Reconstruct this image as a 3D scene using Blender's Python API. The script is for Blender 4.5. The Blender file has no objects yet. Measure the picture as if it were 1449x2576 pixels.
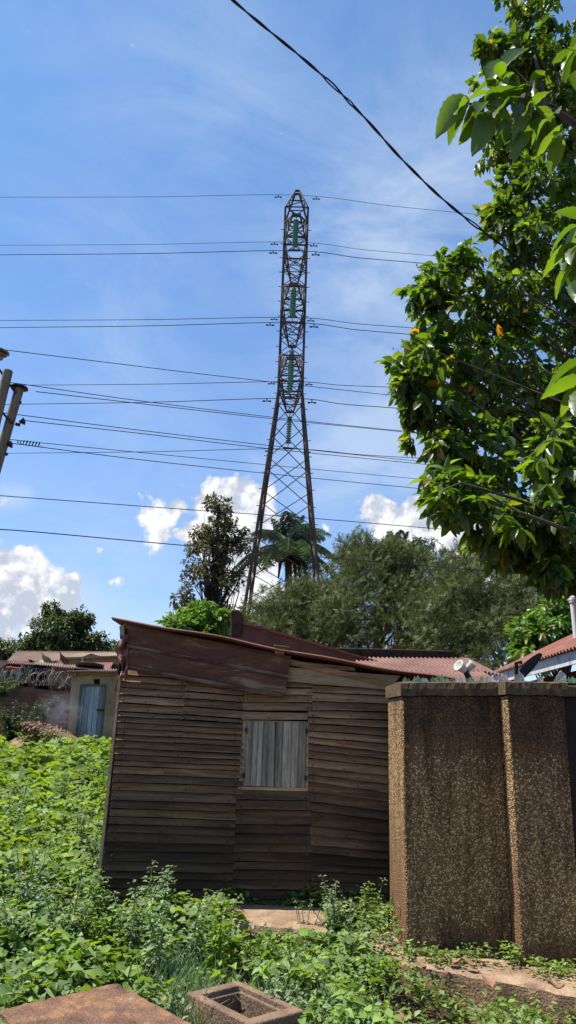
import bpy, math, random
import numpy as np
from mathutils import Vector, Matrix, Quaternion
random.seed(7); RNG = np.random.default_rng(7)
scene = bpy.context.scene
COL = scene.collection
R = math.radians
# ------------------------------------------------------------------ camera
FPX = 1860.0; W, H = 1449.0, 2576.0
PITCH, ROLL, EYE = R(15.7), R(1.6), 1.6
CR = Matrix.Rotation(R(90) + PITCH, 3, 'X') @ Matrix.Rotation(ROLL, 3, 'Z')
CP = Vector((0, 0, EYE))
cd = bpy.data.cameras.new('camera'); cam = bpy.data.objects.new('camera', cd); COL.objects.link(cam)
cd.sensor_fit = 'VERTICAL'; cd.sensor_height = 36; cd.sensor_width = 36; cd.lens = 36 * FPX / H
cd.clip_start = 0.05; cd.clip_end = 3000
M = CR.to_4x4(); M.translation = CP; cam.matrix_world = M
scene.camera = cam

def ray(u, v):
    return CR @ Vector(((u - W / 2) / FPX, -(v - H / 2) / FPX, -1))
def py(u, v, Y):
    d = ray(u, v); return CP + d * (Y / d.y)
def pz(u, v, z):
    d = ray(u, v); return CP + d * ((z - EYE) / d.z)
def px(u, v, X):
    d = ray(u, v); return CP + d * (X / d.x)

# ------------------------------------------------------------------ materials
def newmat(name):
    m = bpy.data.materials.new(name); m.use_nodes = True
    nt = m.node_tree; b = nt.nodes['Principled BSDF']
    return m, nt, b
def N(nt, t, **k):
    n = nt.nodes.new(t)
    for a, v in k.items():
        if a in n.inputs.keys() if isinstance(a, str) else False: pass
        setattr(n, a, v)
    return n
def ramp(nt, stops, fac=None, interp='LINEAR'):
    r = nt.nodes.new('ShaderNodeValToRGB'); r.color_ramp.interpolation = interp
    e = r.color_ramp.elements
    while len(e) < len(stops): e.new(0.5)
    for i, (p, c) in enumerate(stops):
        e[i].position = p
        e[i].color = (c, c, c, 1) if isinstance(c, (int, float)) else (*c, 1)
    if fac is not None: nt.links.new(fac, r.inputs[0])
    return r
def noise(nt, scale, detail=4, rough=.55, vec=None, dist=0.0):
    n = nt.nodes.new('ShaderNodeTexNoise'); n.inputs['Scale'].default_value = scale
    n.inputs['Detail'].default_value = detail; n.inputs['Roughness'].default_value = rough
    n.inputs['Distortion'].default_value = dist
    if vec is not None: nt.links.new(vec, n.inputs['Vector'])
    return n
def geopos(nt, scale=(1, 1, 1), rot=(0, 0, 0)):
    g = nt.nodes.new('ShaderNodeNewGeometry'); mp = nt.nodes.new('ShaderNodeMapping')
    mp.inputs['Scale'].default_value = scale; mp.inputs['Rotation'].default_value = rot
    nt.links.new(g.outputs['Position'], mp.inputs[0]); return mp.outputs[0]
def mix(nt, fac, a, b, mode='MIX'):
    m = nt.nodes.new('ShaderNodeMix'); m.data_type = 'RGBA'; m.blend_type = mode
    for s, v in ((0, fac), (6, a), (7, b)):
        if hasattr(v, 'links') or hasattr(v, 'is_linked'): nt.links.new(v, m.inputs[s])
        elif s == 0: m.inputs[0].default_value = v
        else: m.inputs[s].default_value = (*v, 1)
    return m.outputs[2]
def math_(nt, op, a, b=None, c=None, clamp=False):
    m = nt.nodes.new('ShaderNodeMath'); m.operation = op; m.use_clamp = clamp
    for i, v in enumerate((a, b, c)):
        if v is None: continue
        if isinstance(v, (int, float)): m.inputs[i].default_value = v
        else: nt.links.new(v, m.inputs[i])
    return m.outputs[0]
def bump(nt, b, h, strength=.5, dist=.01):
    n = nt.nodes.new('ShaderNodeBump'); n.inputs['Strength'].default_value = strength
    n.inputs['Distance'].default_value = dist
    nt.links.new(h, n.inputs['Height']); nt.links.new(n.outputs[0], b.inputs['Normal'])
def island(nt):
    g = nt.nodes.new('ShaderNodeNewGeometry'); return g.outputs['Random Per Island']
def sepz(nt):
    g = nt.nodes.new('ShaderNodeNewGeometry'); s = nt.nodes.new('ShaderNodeSeparateXYZ')
    nt.links.new(g.outputs['Position'], s.inputs[0]); return s.outputs
def maprange(nt, v, a, b, c=0., d=1.):
    m = nt.nodes.new('ShaderNodeMapRange'); nt.links.new(v, m.inputs[0])
    for i, x in enumerate((a, b, c, d)): m.inputs[i + 1].default_value = x
    return m.outputs[0]

def basic(name, c1, c2=None, scale=6., rough=.85, bmp=.3, bdist=.01, metal=0., stops=None, detail=6, spec=.3, sc3=(1, 1, 1)):
    m, nt, b = newmat(name)
    v = geopos(nt, sc3)
    n = noise(nt, scale, detail, .6, v)
    if c2 is None: c2 = tuple(x * .6 for x in c1)
    r = ramp(nt, stops or [(.3, c2), (.7, c1)], n.outputs[0])
    n2 = noise(nt, scale * 9, 3, .6, v)
    c = mix(nt, .35, r.outputs[0], ramp(nt, [(.3, .45), (.7, 1.)], n2.outputs[0]).outputs[0], 'MULTIPLY')
    nt.links.new(c, b.inputs['Base Color'])
    b.inputs['Roughness'].default_value = rough; b.inputs['Metallic'].default_value = metal
    b.inputs['Specular IOR Level'].default_value = spec
    if bmp: bump(nt, b, n2.outputs[0], bmp, bdist)
    return m

def leafmat(name, cols, trans=.45, rough=.45, spec=.4, patch=None, tcol=None, vein=False):
    """cols: ramp stops over random per leaf."""
    m, nt, b = newmat(name)
    r = ramp(nt, cols, island(nt))
    c = r.outputs[0]
    n = noise(nt, 1.2, 3, .6, geopos(nt))
    c = mix(nt, .5, c, ramp(nt, [(.35, .6), (.65, 1.25)], n.outputs[0]).outputs[0], 'MULTIPLY')
    nt.links.new(c, b.inputs['Base Color'])
    b.inputs['Roughness'].default_value = rough; b.inputs['Specular IOR Level'].default_value = spec
    t = nt.nodes.new('ShaderNodeBsdfTranslucent')
    tc = mix(nt, 1.0, c, tcol or (1.5, 1.6, .45), 'MULTIPLY')
    nt.links.new(tc, t.inputs[0])
    ms = nt.nodes.new('ShaderNodeMixShader'); ms.inputs[0].default_value = trans
    nt.links.new(b.outputs[0], ms.inputs[1]); nt.links.new(t.outputs[0], ms.inputs[2])
    nt.links.new(ms.outputs[0], nt.nodes['Material Output'].inputs[0])
    return m

def wood(name, c1, c2, c3, along='X', dirt=0.0, rough=.9, redden=False):
    m, nt, b = newmat(name)
    s = {'X': (.5, 7, 7), 'Z': (7, 7, .5), 'Y': (7, .5, 7)}[along]
    v = geopos(nt, s)
    isl = island(nt)
    va = nt.nodes.new('ShaderNodeVectorMath'); va.operation = 'ADD'
    cx = nt.nodes.new('ShaderNodeCombineXYZ')
    for i in range(3): nt.links.new(math_(nt, 'MULTIPLY', isl, 37.7 + 11 * i), cx.inputs[i])
    nt.links.new(v, va.inputs[0]); nt.links.new(cx.outputs[0], va.inputs[1])
    n = noise(nt, 3.5, 8, .65, va.outputs[0], .6)
    n2 = noise(nt, 22, 4, .6, va.outputs[0])
    r = ramp(nt, [(.28, c3), (.48, c2), (.72, c1)], n.outputs[0])
    c = mix(nt, .55, r.outputs[0], ramp(nt, [(.3, .35), (.6, 1.15)], n2.outputs[0]).outputs[0], 'MULTIPLY')
    c = mix(nt, .75, c, ramp(nt, [(0, .45), (.5, .9), (1, 1.6)], isl).outputs[0], 'MULTIPLY')
    if dirt:
        z = sepz(nt)[2]
        big = noise(nt, 1.3, 5, .6, geopos(nt, (.6, 1, 1.2)))
        zz = math_(nt, 'ADD', z, math_(nt, 'MULTIPLY', math_(nt, 'SUBTRACT', big.outputs[0], .5), 2.4))
        f = maprange(nt, zz, .35, 1.9, dirt, .0)
        c = mix(nt, f, c, (.016, .012, .009))
    nt.links.new(c, b.inputs['Base Color']); b.inputs['Roughness'].default_value = rough
    b.inputs['Specular IOR Level'].default_value = .2
    bump(nt, b, n2.outputs[0], .5, .006)
    return m

def metalsheet(name, c1, c2, c3, scale=3., rough=.55):
    m, nt, b = newmat(name)
    v = geopos(nt)
    n = noise(nt, scale, 8, .65, v, .4)
    r = ramp(nt, [(.3, c3), (.5, c1), (.75, c2)], n.outputs[0])
    n2 = noise(nt, 40, 4, .6, v)
    c = mix(nt, .4, r.outputs[0], ramp(nt, [(.3, .5), (.65, 1.1)], n2.outputs[0]).outputs[0], 'MULTIPLY')
    nt.links.new(c, b.inputs['Base Color']); b.inputs['Roughness'].default_value = rough
    b.inputs['Specular IOR Level'].default_value = .35
    bump(nt, b, n2.outputs[0], .2, .003)
    return m

# ------------------------------------------------------------------ mesh helpers
class MB:
    def __init__(s): s.v = []; s.f = []; s.mi = []; s.cur = 0
    def add(s, vs, fs):
        o = len(s.v); s.v += [tuple(p) for p in vs]
        s.f += [tuple(i + o for i in f) for f in fs]; s.mi += [s.cur] * len(fs)
    def hexa(s, p):   # 8 points: bottom loop 0-3, top loop 4-7
        s.add(p, [(3, 2, 1, 0), (4, 5, 6, 7), (0, 1, 5, 4), (1, 2, 6, 5), (2, 3, 7, 6), (3, 0, 4, 7)])
    def box(s, a, b):
        x0, y0, z0 = a; x1, y1, z1 = b
        s.hexa([(x0, y0, z0), (x1, y0, z0), (x1, y1, z0), (x0, y1, z0), (x0, y0, z1), (x1, y0, z1), (x1, y1, z1), (x0, y1, z1)])
    def prism(s, poly, off):     # poly list of Vector, extruded by off
        n = len(poly); off = Vector(off)
        vs = list(poly) + [Vector(p) + off for p in poly]
        fs = [tuple(range(n)), tuple(range(2 * n - 1, n - 1, -1))] + [(i, i + n, (i + 1) % n + n, (i + 1) % n) for i in range(n)]
        s.add(vs, fs)
    def bar(s, a, b, w, h=None, up=(0, 0, 1)):
        a = Vector(a); b = Vector(b); d = (b - a)
        if d.length < 1e-6: return
        d.normalize(); h = h or w; up = Vector(up)
        if abs(d.dot(up)) > .95: up = Vector((0, 1, 0)) if abs(d.y) < .9 else Vector((1, 0, 0))
        x = d.cross(up).normalized(); y = x.cross(d).normalized()
        q = []
        for c in (a, b):
            for sx, sy in ((-1, -1), (1, -1), (1, 1), (-1, 1)): q.append(c + x * (sx * w / 2) + y * (sy * h / 2))
        s.hexa(q)
    def tube(s, pts, rad, seg=8, caps=True):
        pts = [Vector(p) for p in pts]; n = len(pts)
        if isinstance(rad, (int, float)): rad = [rad] * n
        o = len(s.v); prev = None
        for i, p in enumerate(pts):
            d = (pts[min(i + 1, n - 1)] - pts[max(i - 1, 0)]).normalized()
            if prev is None:
                x = d.orthogonal().normalized()
            else:
                x = (prev - d * prev.dot(d))
                x = x.normalized() if x.length > 1e-6 else d.orthogonal().normalized()
            prev = x; y = d.cross(x)
            for k in range(seg):
                a = 2 * math.pi * k / seg
                s.v.append(tuple(p + (x * math.cos(a) + y * math.sin(a)) * rad[i]))
        for i in range(n - 1):
            for k in range(seg):
                k2 = (k + 1) % seg
                s.f.append((o + i * seg + k, o + i * seg + k2, o + (i + 1) * seg + k2, o + (i + 1) * seg + k)); s.mi.append(s.cur)
        if caps:
            s.f.append(tuple(o + k for k in range(seg - 1, -1, -1))); s.mi.append(s.cur)
            s.f.append(tuple(o + (n - 1) * seg + k for k in range(seg))); s.mi.append(s.cur)
    def lathe(s, c, prof, axis=(0, 0, 1), seg=16, closed=True):
        c = Vector(c); ax = Vector(axis).normalized(); x = ax.orthogonal().normalized(); y = ax.cross(x)
        o = len(s.v)
        for (r, h) in prof:
            for k in range(seg):
                a = 2 * math.pi * k / seg
                s.v.append(tuple(c + ax * h + (x * math.cos(a) + y * math.sin(a)) * max(r, 1e-4)))
        for i in range(len(prof) - 1):
            for k in range(seg):
                k2 = (k + 1) % seg
                s.f.append((o + i * seg + k, o + i * seg + k2, o + (i + 1) * seg + k2, o + (i + 1) * seg + k)); s.mi.append(s.cur)
        if closed:
            s.f.append(tuple(o + k for k in range(seg - 1, -1, -1))); s.mi.append(s.cur)
            s.f.append(tuple(o + (len(prof) - 1) * seg + k for k in range(seg))); s.mi.append(s.cur)
    def grid(s, fn, nu, nv):
        o = len(s.v)
        for j in range(nv + 1):
            for i in range(nu + 1): s.v.append(tuple(fn(i / nu, j / nv)))
        for j in range(nv):
            for i in range(nu):
                a = o + j * (nu + 1) + i; s.f.append((a, a + 1, a + nu + 2, a + nu + 1)); s.mi.append(s.cur)
    def build(s, name, mat, parent=None, smooth=False, bevel=0, solid=0):
        me = bpy.data.meshes.new(name); me.from_pydata(s.v, [], s.f)
        mats = mat if isinstance(mat, (list, tuple)) else [mat]
        for m in mats: me.materials.append(m)
        if len(mats) > 1: me.polygons.foreach_set('material_index', s.mi)
        if smooth: me.polygons.foreach_set('use_smooth', [True] * len(me.polygons))
        me.validate(); me.update()
        o = bpy.data.objects.new(name, me); COL.objects.link(o)
        if parent: o.parent = parent; o.matrix_parent_inverse = parent_inv(parent)
        if bevel:
            b = o.modifiers.new('bevel', 'BEVEL'); b.width = bevel; b.segments = 2; b.limit_method = 'ANGLE'
        if solid:
            b = o.modifiers.new('solid', 'SOLIDIFY'); b.thickness = solid; b.offset = 0
        return o
def parent_inv(p):
    mw = Matrix.Translation(p.location); return mw.inverted()
def tag(o, label=None, cat=None, group=None, kind=None):
    if label: o['label'] = label
    if cat: o['category'] = cat
    if group: o['group'] = group
    if kind: o['kind'] = kind
    return o
def thing(name, label, cat, loc=(0, 0, 0), group=None):
    o = bpy.data.objects.new(name, None); COL.objects.link(o); o.location = loc; o.empty_display_size = .2
    return tag(o, label, cat, group)

def mesh_np(name, V, F, mat, parent=None, smooth=False):
    """V (n,3); F list of (array m x k)"""
    me = bpy.data.meshes.new(name)
    me.vertices.add(len(V)); me.vertices.foreach_set('co', np.ascontiguousarray(V, dtype=np.float32).ravel())
    tot = sum(f.size for f in F); np_ = sum(len(f) for f in F)
    me.loops.add(tot); me.polygons.add(np_)
    li = np.concatenate([f.ravel() for f in F]).astype(np.int32)
    cnt = np.concatenate([np.full(len(f), f.shape[1]) for f in F])
    st = np.concatenate([[0], np.cumsum(cnt)[:-1]]).astype(np.int32)
    me.loops.foreach_set('vertex_index', li); me.polygons.foreach_set('loop_start', st)
    me.update(calc_edges=True)
    if smooth: me.polygons.foreach_set('use_smooth', [True] * np_)
    me.materials.append(mat)
    o = bpy.data.objects.new(name, me); COL.objects.link(o)
    if parent: o.parent = parent; o.matrix_parent_inverse = parent_inv(parent)
    return o
def unit(a): return a / np.maximum(np.linalg.norm(a, axis=-1, keepdims=True), 1e-9)
# leaf templates : (verts (along, across, up), quads)
def tmpl_leaf(st, fold=.12, droop=.15, wave=0.0):
    """st: list of (t, halfwidth)."""
    v = []; q = []
    for i, (t, w) in enumerate(st):
        z = -droop * t * t
        wz = wave * math.sin(i * 2.1)
        v += [(t, -w, z + fold * w * 2 + wz), (t, 0, z), (t, w, z + fold * w * 2 - wz)]
    for i in range(len(st) - 1):
        a = i * 3; q += [(a, a + 1, a + 4, a + 3), (a + 1, a + 2, a + 5, a + 4)]
    return np.array(v), np.array(q)
T_OVAL = tmpl_leaf([(0, .01), (.15, .12), (.42, .22), (.7, .19), (.9, .08), (1, .005)], .25, .25, .02)
T_BIG = tmpl_leaf([(t_, .006 + .215 * math.sin(math.pi * min(max(t_, 0), 1) ** .85) ** .8 * (1 + (.06 if i_ % 2 else -.03))) for i_, t_ in enumerate([k_ / 15 for k_ in range(16)])], .22, .28, .012)
T_SMALL = tmpl_leaf([(0, .03), (.4, .26), (.8, .16), (1, .01)], .25, .2)
T_HEART = tmpl_leaf([(-.12, .22), (0.05, .42), (.35, .36), (.7, .17), (1, .01)], .22, .22, .02)
T_TRI = tmpl_leaf([(0, .2), (.5, .25), (1, .02)], .2, .15)
T_BLADE = tmpl_leaf([(0, .012), (.4, .014), (.75, .01), (1, .002)], .2, .5)
def tmpl_spray(n=9, seed=1):
    rr = random.Random(seed); v = []; q = []
    for k in range(n):
        t = .05 + .8 * k / n; side = 1 if k % 2 else -1
        L = (.34 - .16 * t) * rr.uniform(.7, 1.2); z = rr.uniform(-.12, .12)
        b = len(v); w = .05
        v += [(t, 0, 0), (t + w * 2, 0, 0), (t + L * .8 + .04, side * L * .75, z), (t + L * .8, side * L * .75 - side * .02, z)]
        q.append((b, b + 1, b + 2, b + 3))
    b = len(v); v += [(0, -.012, 0), (0, .012, 0), (1, .01, -.05), (1, -.01, -.05)]; q.append((b, b + 1, b + 2, b + 3))
    return np.array(v), np.array(q)
def place(T, pos, axis, nrm, length, width=None):
    """instances of a template baked into arrays"""
    tv, tq = T; n = len(pos); k = len(tv)
    axis = unit(np.asarray(axis)); nrm = np.asarray(nrm)
    side = unit(np.cross(nrm, axis)); up = np.cross(axis, side)
    length = np.broadcast_to(length, (n,)); width = length if width is None else np.broadcast_to(width, (n,))
    V = pos[:, None, :] + axis[:, None, :] * (tv[None, :, 0, None] * length[:, None, None]) \
        + side[:, None, :] * (tv[None, :, 1, None] * width[:, None, None]) + up[:, None, :] * (tv[None, :, 2, None] * length[:, None, None])
    F = tq[None] + (np.arange(n) * k)[:, None, None]
    return V.reshape(-1, 3), F.reshape(-1, tq.shape[1])
def merge(parts):
    Vs = []; Fs = []; o = 0
    for V, F in parts: Vs.append(V); Fs.append(F + o); o += len(V)
    return np.concatenate(Vs), [np.concatenate(Fs)]
def rdir(n, zlo=-1, zhi=1, rng=RNG):
    z = rng.uniform(zlo, zhi, n); a = rng.uniform(0, 2 * np.pi, n); r = np.sqrt(np.maximum(1 - z * z, 0))
    return np.stack([r * np.cos(a), r * np.sin(a), z], 1)
UPV = np.array([0, 0, 1.])
def npv(v): return np.array([v[0], v[1], v[2]])

# ------------------------------------------------------------------ world, sun
SUN = Vector((-.46, .045, .88)).normalized()
w = bpy.data.worlds.new('World'); scene.world = w; w.use_nodes = True
nt = w.node_tree; bg = nt.nodes['Background']
sky = nt.nodes.new('ShaderNodeTexSky'); sky.sky_type = 'NISHITA'; sky.sun_disc = False
sky.sun_elevation = math.asin(SUN.z); sky.sun_rotation = math.atan2(SUN.x, SUN.y)
sky.air_density = 1.0; sky.dust_density = .25; sky.ozone_density = 2.2; sky.altitude = 1100
tc = nt.nodes.new('ShaderNodeTexCoord'); D = tc.outputs['Generated']
def dirpx(u, v): return ray(u, v).normalized()
def field(blobs, warp):
    acc = None
    for (u, v, ru, k) in blobs:
        d = dirpx(u, v); L = ray(u, v).length
        vm = nt.nodes.new('ShaderNodeVectorMath'); vm.operation = 'DISTANCE'
        nt.links.new(warp, vm.inputs[0]); vm.inputs[1].default_value = d
        r = ru / FPX / L
        f = maprange(nt, vm.outputs['Value'], 0, r * 1.6, k, 0)
        acc = f if acc is None else math_(nt, 'SMOOTH_MAX', acc, f, .15)
    return acc
def fbm(scale, det=8, rgh=.6, off=(0, 0, 0), sc=(1, 1, 1), dist=0.):
    mp = nt.nodes.new('ShaderNodeMapping'); nt.links.new(D, mp.inputs[0]); mp.inputs['Location'].default_value = off; mp.inputs['Scale'].default_value = sc
    return noise(nt, scale, det, rgh, mp.outputs[0], dist).outputs[0]
cum = [(30, 1425, 60, 1), (70, 1400, 32, 1), (-60, 1460, 110, 1), (60, 1490, 90, 1), (160, 1500, 62, 1), (-10, 1540, 110, .9), (120, 1540, 80, .8),
       (405, 1300, 50, 1), (440, 1280, 35, .95), (400, 1345, 40, .95), (545, 1262, 70, 1), (600, 1250, 52, 1), (640, 1270, 60, 1), (520, 1320, 80, .95), (600, 1330, 90, 1), (560, 1400, 90, .9),
       (670, 1330, 60, .9), (630, 1430, 90, .95), (600, 1500, 80, .85), (680, 1500, 60, .85),
       (955, 1285, 45, 1), (975, 1320, 62, 1), (1045, 1305, 52, 1), (1085, 1330, 75, 1), (1150, 1370, 90, 1), (1210, 1410, 90, .9), (1000, 1360, 70, .9), (1270, 1440, 90, .8), (820, 1335, 30, .42), (248, 1395, 17, .6), (140, 1347, 20, .5), (10, 1260, 30, .5), (310, 1460, 34, .5)]
nw = nt.nodes.new('ShaderNodeTexNoise'); nw.inputs['Scale'].default_value = 14; nw.inputs['Detail'].default_value = 4
nt.links.new(D, nw.inputs['Vector'])
vs = nt.nodes.new('ShaderNodeVectorMath'); vs.operation = 'MULTIPLY_ADD'; nt.links.new(nw.outputs['Color'], vs.inputs[0])
vs.inputs[1].default_value = (.035, .035, .035); 
vs2 = nt.nodes.new('ShaderNodeVectorMath'); vs2.operation = 'SUBTRACT'; nt.links.new(D, vs2.inputs[0]); vs2.inputs[1].default_value = (.0175, .0175, .0175)
nt.links.new(vs2.outputs[0], vs.inputs[2]); WD = vs.outputs[0]
F0 = field(cum, WD)
vor = nt.nodes.new('ShaderNodeTexVoronoi'); vor.inputs['Scale'].default_value = 52; vor.feature = 'SMOOTH_F1'; vor.inputs['Detail'].default_value = 2.5
vor.inputs['Smoothness'].default_value = .4
nt.links.new(WD, vor.inputs['Vector'])
bil = math_(nt, 'SUBTRACT', 1, vor.outputs['Distance'])
n1 = fbm(28, 8, .6)
dens = math_(nt, 'ADD', F0, math_(nt, 'MULTIPLY', math_(nt, 'SUBTRACT', n1, .5), .75))
dens = math_(nt, 'ADD', dens, math_(nt, 'MULTIPLY', math_(nt, 'SUBTRACT', bil, .6), .35))
alpha = nt.nodes.new('ShaderNodeMapRange'); alpha.interpolation_type = 'SMOOTHSTEP'
nt.links.new(dens, alpha.inputs[0]); alpha.inputs[1].default_value = .17; alpha.inputs[2].default_value = .42
ns_a = fbm(22, 6, .55, (0, 0, 0)); ns_b = fbm(22, 6, .55, (.012, 0, -.014))
sh = math_(nt, 'SUBTRACT', ns_a, ns_b)
sh = math_(nt, 'MULTIPLY_ADD', sh, 3.4, .66)
sh = math_(nt, 'ADD', sh, math_(nt, 'MULTIPLY', math_(nt, 'SUBTRACT', bil, .5), .85))
gz = nt.nodes.new('ShaderNodeSeparateXYZ'); nt.links.new(D, gz.inputs[0])
sh = math_(nt, 'ADD', sh, math_(nt, 'MULTIPLY', math_(nt, 'SUBTRACT', fbm(75, 5, .6), .5), .9))
sh = math_(nt, 'ADD', sh, maprange(nt, gz.outputs[2], .11, .20, -.14, .14))
ccol = ramp(nt, [(.05, (2.9, 3.2, 3.8)), (.4, (4.1, 4.25, 4.6)), (.7, (5.3, 5.3, 5.3))], sh)
gz0 = gz
# thin veils of cirrus
veil = field([(960, 640, 330, .9), (1130, 480, 300, .8), (940, 1130, 230, 1), (1020, 1230, 180, 1), (820, 1180, 140, .8), (650, 1180, 60, .6), (200, 1560, 330, .8), (1000, 880, 220, .7), (450, 1560, 200, .6), (520, 300, 420, .45), (300, 900, 500, .4), (30, 1255, 45, 1)], WD)
nv = fbm(3.4, 9, .62, (3, 1, 0), (1, 1, 2.2), 1.2)
nv2 = fbm(11, 6, .6, (1, 4, 0), (1, 1, 2), .7)
va = math_(nt, 'MULTIPLY', veil, maprange(nt, math_(nt, 'ADD', math_(nt, 'MULTIPLY', nv, .7), math_(nt, 'MULTIPLY', nv2, .3)), .38, .64, 0.18, .95))
va = math_(nt, 'MINIMUM', va, .62)
skc = mix(nt, 1.0, sky.outputs[0], ramp(nt, [(.05, (.66, .72, .84)), (.35, (.76, .90, 1.03)), (.7, (.78, 1.04, 1.16))], gz0.outputs[2]).outputs[0], 'MULTIPLY')
c = mix(nt, va, skc, (3.3, 3.9, 4.8))
c = mix(nt, alpha.outputs[0], c, ccol.outputs[0])
nt.links.new(c, bg.inputs[0]); bg.inputs[1].default_value = .1
w.cycles.sampling_method = 'MANUAL'; w.cycles.sample_map_resolution = 256
sl = bpy.data.lights.new('sun', 'SUN'); so = bpy.data.objects.new('sun', sl); COL.objects.link(so)
sl.energy = 4.0; sl.angle = R(.53); sl.color = (1, .95, .87); so.location = (0, 0, 30)
so.rotation_euler = SUN.to_track_quat('Z', 'Y').to_euler()
scene.view_settings.view_transform = 'Standard'; scene.view_settings.look = 'None'
scene.view_settings.exposure = 1.0; scene.view_settings.gamma = 1
scene.render.engine = 'CYCLES'
scene.cycles.max_bounces = 5; scene.cycles.volume_max_steps = 24; scene.cycles.volume_step_rate = 4; scene.cycles.transparent_max_bounces = 8

# ------------------------------------------------------------------ ground
def gh(x, y):
    z = -.22 + .035 * max(0, min(y, 7) - 5.5) / 1.5 * 3 + .058 * max(0, min(y, 24) - 7) + .02 * max(0, min(y, 70) - 24)
    if x < -1 and y < 12: z += .05 * min(1, (-1 - x)) * (1 if y > 6 else max(0, y - 5))
    if x > .9 and y < 6: z -= .10 * min(1, (x - .9) * 2.5)
    return z + .03 * math.sin(x * 1.7 + y * .9) + .02 * math.sin(x * 3.9 - y * 2.3)
soil, snt, sb = newmat('soil')
v = geopos(snt); n = noise(snt, 2.2, 8, .65, v); n2 = noise(snt, 30, 5, .7, v)
r = ramp(snt, [(.3, (.05, .032, .02)), (.55, (.13, .065, .035)), (.75, (.2, .085, .045))], n.outputs[0])
c = mix(snt, .6, r.outputs[0], ramp(snt, [(.3, .35), (.7, 1.2)], n2.outputs[0]).outputs[0], 'MULTIPLY')
snt.links.new(c, sb.inputs[0]); sb.inputs['Roughness'].default_value = .95; bump(snt, sb, n2.outputs[0], .9, .03)
xs = sorted(set([-400, -200, -100, -60, -40, -30, 30, 40, 60, 100, 200, 400] + [i * .5 for i in range(-48, 49)] + [i * .12 for i in range(-50, 50)]))
ys = sorted(set([-60, -30, -10, 0, 2, 60, 80, 110, 160, 240, 400, 700] + [i * .12 + 4 for i in range(0, 45)] + [9.5 + i for i in range(45)]))
pitc = (pz(471, 2496, 0) + pz(765, 2540, 0)) / 2
m = MB(); nx = len(xs)
for y in ys:
    for x in xs:
        z = gh(x, y)
        if 3.8 < y < 9: z += .02 * math.sin(x * 11 + y * 5) * math.sin(y * 9.3 - x * 4)
        if math.hypot(x - pitc.x, y - pitc.y) < .36: z -= .75
        m.v.append((x, y, z))
for j in range(len(ys) - 1):
    for i in range(nx - 1): a = j * nx + i; m.f.append((a, a + 1, a + nx + 1, a + nx)); m.mi.append(0)
tag(m.build('ground', soil, smooth=True), kind='structure')

# ------------------------------------------------------------------ wooden hut
HY = 7.2
MW = wood('weathered_plank', (.50, .285, .145), (.30, .165, .082), (.11, .062, .034), 'X', .80)
MWR = wood('plank_pale', (.52, .36, .21), (.42, .28, .155), (.2, .13, .075), 'X', 0)
MWZ = wood('shutter_plank', (.46, .375, .29), (.29, .23, .17), (.10, .08, .06), 'Z', 0)
MDK = basic('dark_interior', (.02, .015, .012), rough=1, bmp=0)
MROOF = metalsheet('rusty_roof', (.16, .06, .042), (.23, .10, .07), (.08, .035, .028), 2.5)
MSIDE = wood('timber_side', (.30, .2, .12), (.2, .13, .08), (.1, .065, .04), 'Y', .5)
def c1(cx, cy): return ((380 + cx * .842) / 1.5652, (2600 + cy * .842) / 1.5652)
def c5(cx, cy): return ((400 + cx * .8282) / 1.5652, (2350 + cy * .8282) / 1.5652)
base_l = py(*c1(20, 1130), HY); base_r = py(*c1(1380, 1180), HY)
hut = thing('wooden_hut', 'weathered dark plank hut with a closed grey shutter and a rusty sloping roof', 'hut', ((base_l.x + base_r.x) / 2, HY, base_l.z))
# plank wall
hw = MB(); rr = random.Random(3)
def board(x0, x1, a0, a1, b0, b1):
    """pixel corners in crop c1 space; a=top y at x0,x1; b=bottom y"""
    j = lambda: rr.uniform(-1.6, 1.6)
    P = [py(*c1(x0, a0 + j()), HY), py(*c1(x1, a1 + j()), HY), py(*c1(x1, b1 + j()), HY), py(*c1(x0, b0 + j()), HY)]
    for p in P: assert p
    o1 = rr.uniform(.002, .006); o2 = rr.uniform(.028, .046); L = 6
    top = [P[0].lerp(P[1], t / L) for t in range(L + 1)]; bot = [P[3].lerp(P[2], t / L) for t in range(L + 1)]
    wob = [rr.uniform(-.0022, .0022) for _ in top]; wz = [rr.uniform(-.0025, .0025) for _ in top]
    vs = []; fs = []
    for t in range(L + 1):
        vs += [top[t] + Vector((0, -o1, -.004)), bot[t] + Vector((0, -o2 + wob[t], wz[t] + .004)), bot[t] + Vector((0, -o2 + wob[t] + .03, wz[t] + .009)), top[t] + Vector((0, .01, -.004))]
    for t in range(L):
        a = t * 4; fs += [(a, a + 1, a + 5, a + 4), (a + 1, a + 2, a + 6, a + 5), (a + 3, a, a + 4, a + 7)]
    fs += [(0, 3, 2, 1), (L * 4, L * 4 + 1, L * 4 + 2, L * 4 + 3)]
    hw.add(vs, fs)
    hw.cur = 1
    for tn in (.35, L - .35, L * .5 + rr.uniform(-.6, .6)):
        i_ = min(int(tn), L - 1); q = top[i_].lerp(bot[i_], rr.uniform(.62, .8)).lerp(top[i_ + 1].lerp(bot[i_ + 1], .7), tn - i_); r_ = rr.uniform(.0035, .0055)
        q.y -= o2 * .8 + .004; hw.hexa([q + Vector((a_ * r_, b_ * .004, c_ * r_)) for c_ in (-1, 1) for a_, b_ in ((-1, -1), (1, -1), (1, 1), (-1, 1))])
    hw.cur = 0
Lr = [40, 68, 98, 126, 160, 198, 238, 262, 289, 315, 345, 371, 408, 438, 465, 492, 528, 566, 604, 650, 690, 728, 765, 802, 846, 890, 935, 980, 1018, 1062, 1102, 1145, 1190]
Ll = lambda y: 118 - (y - 95) * .0905      # left edge x (crop px)
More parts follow.
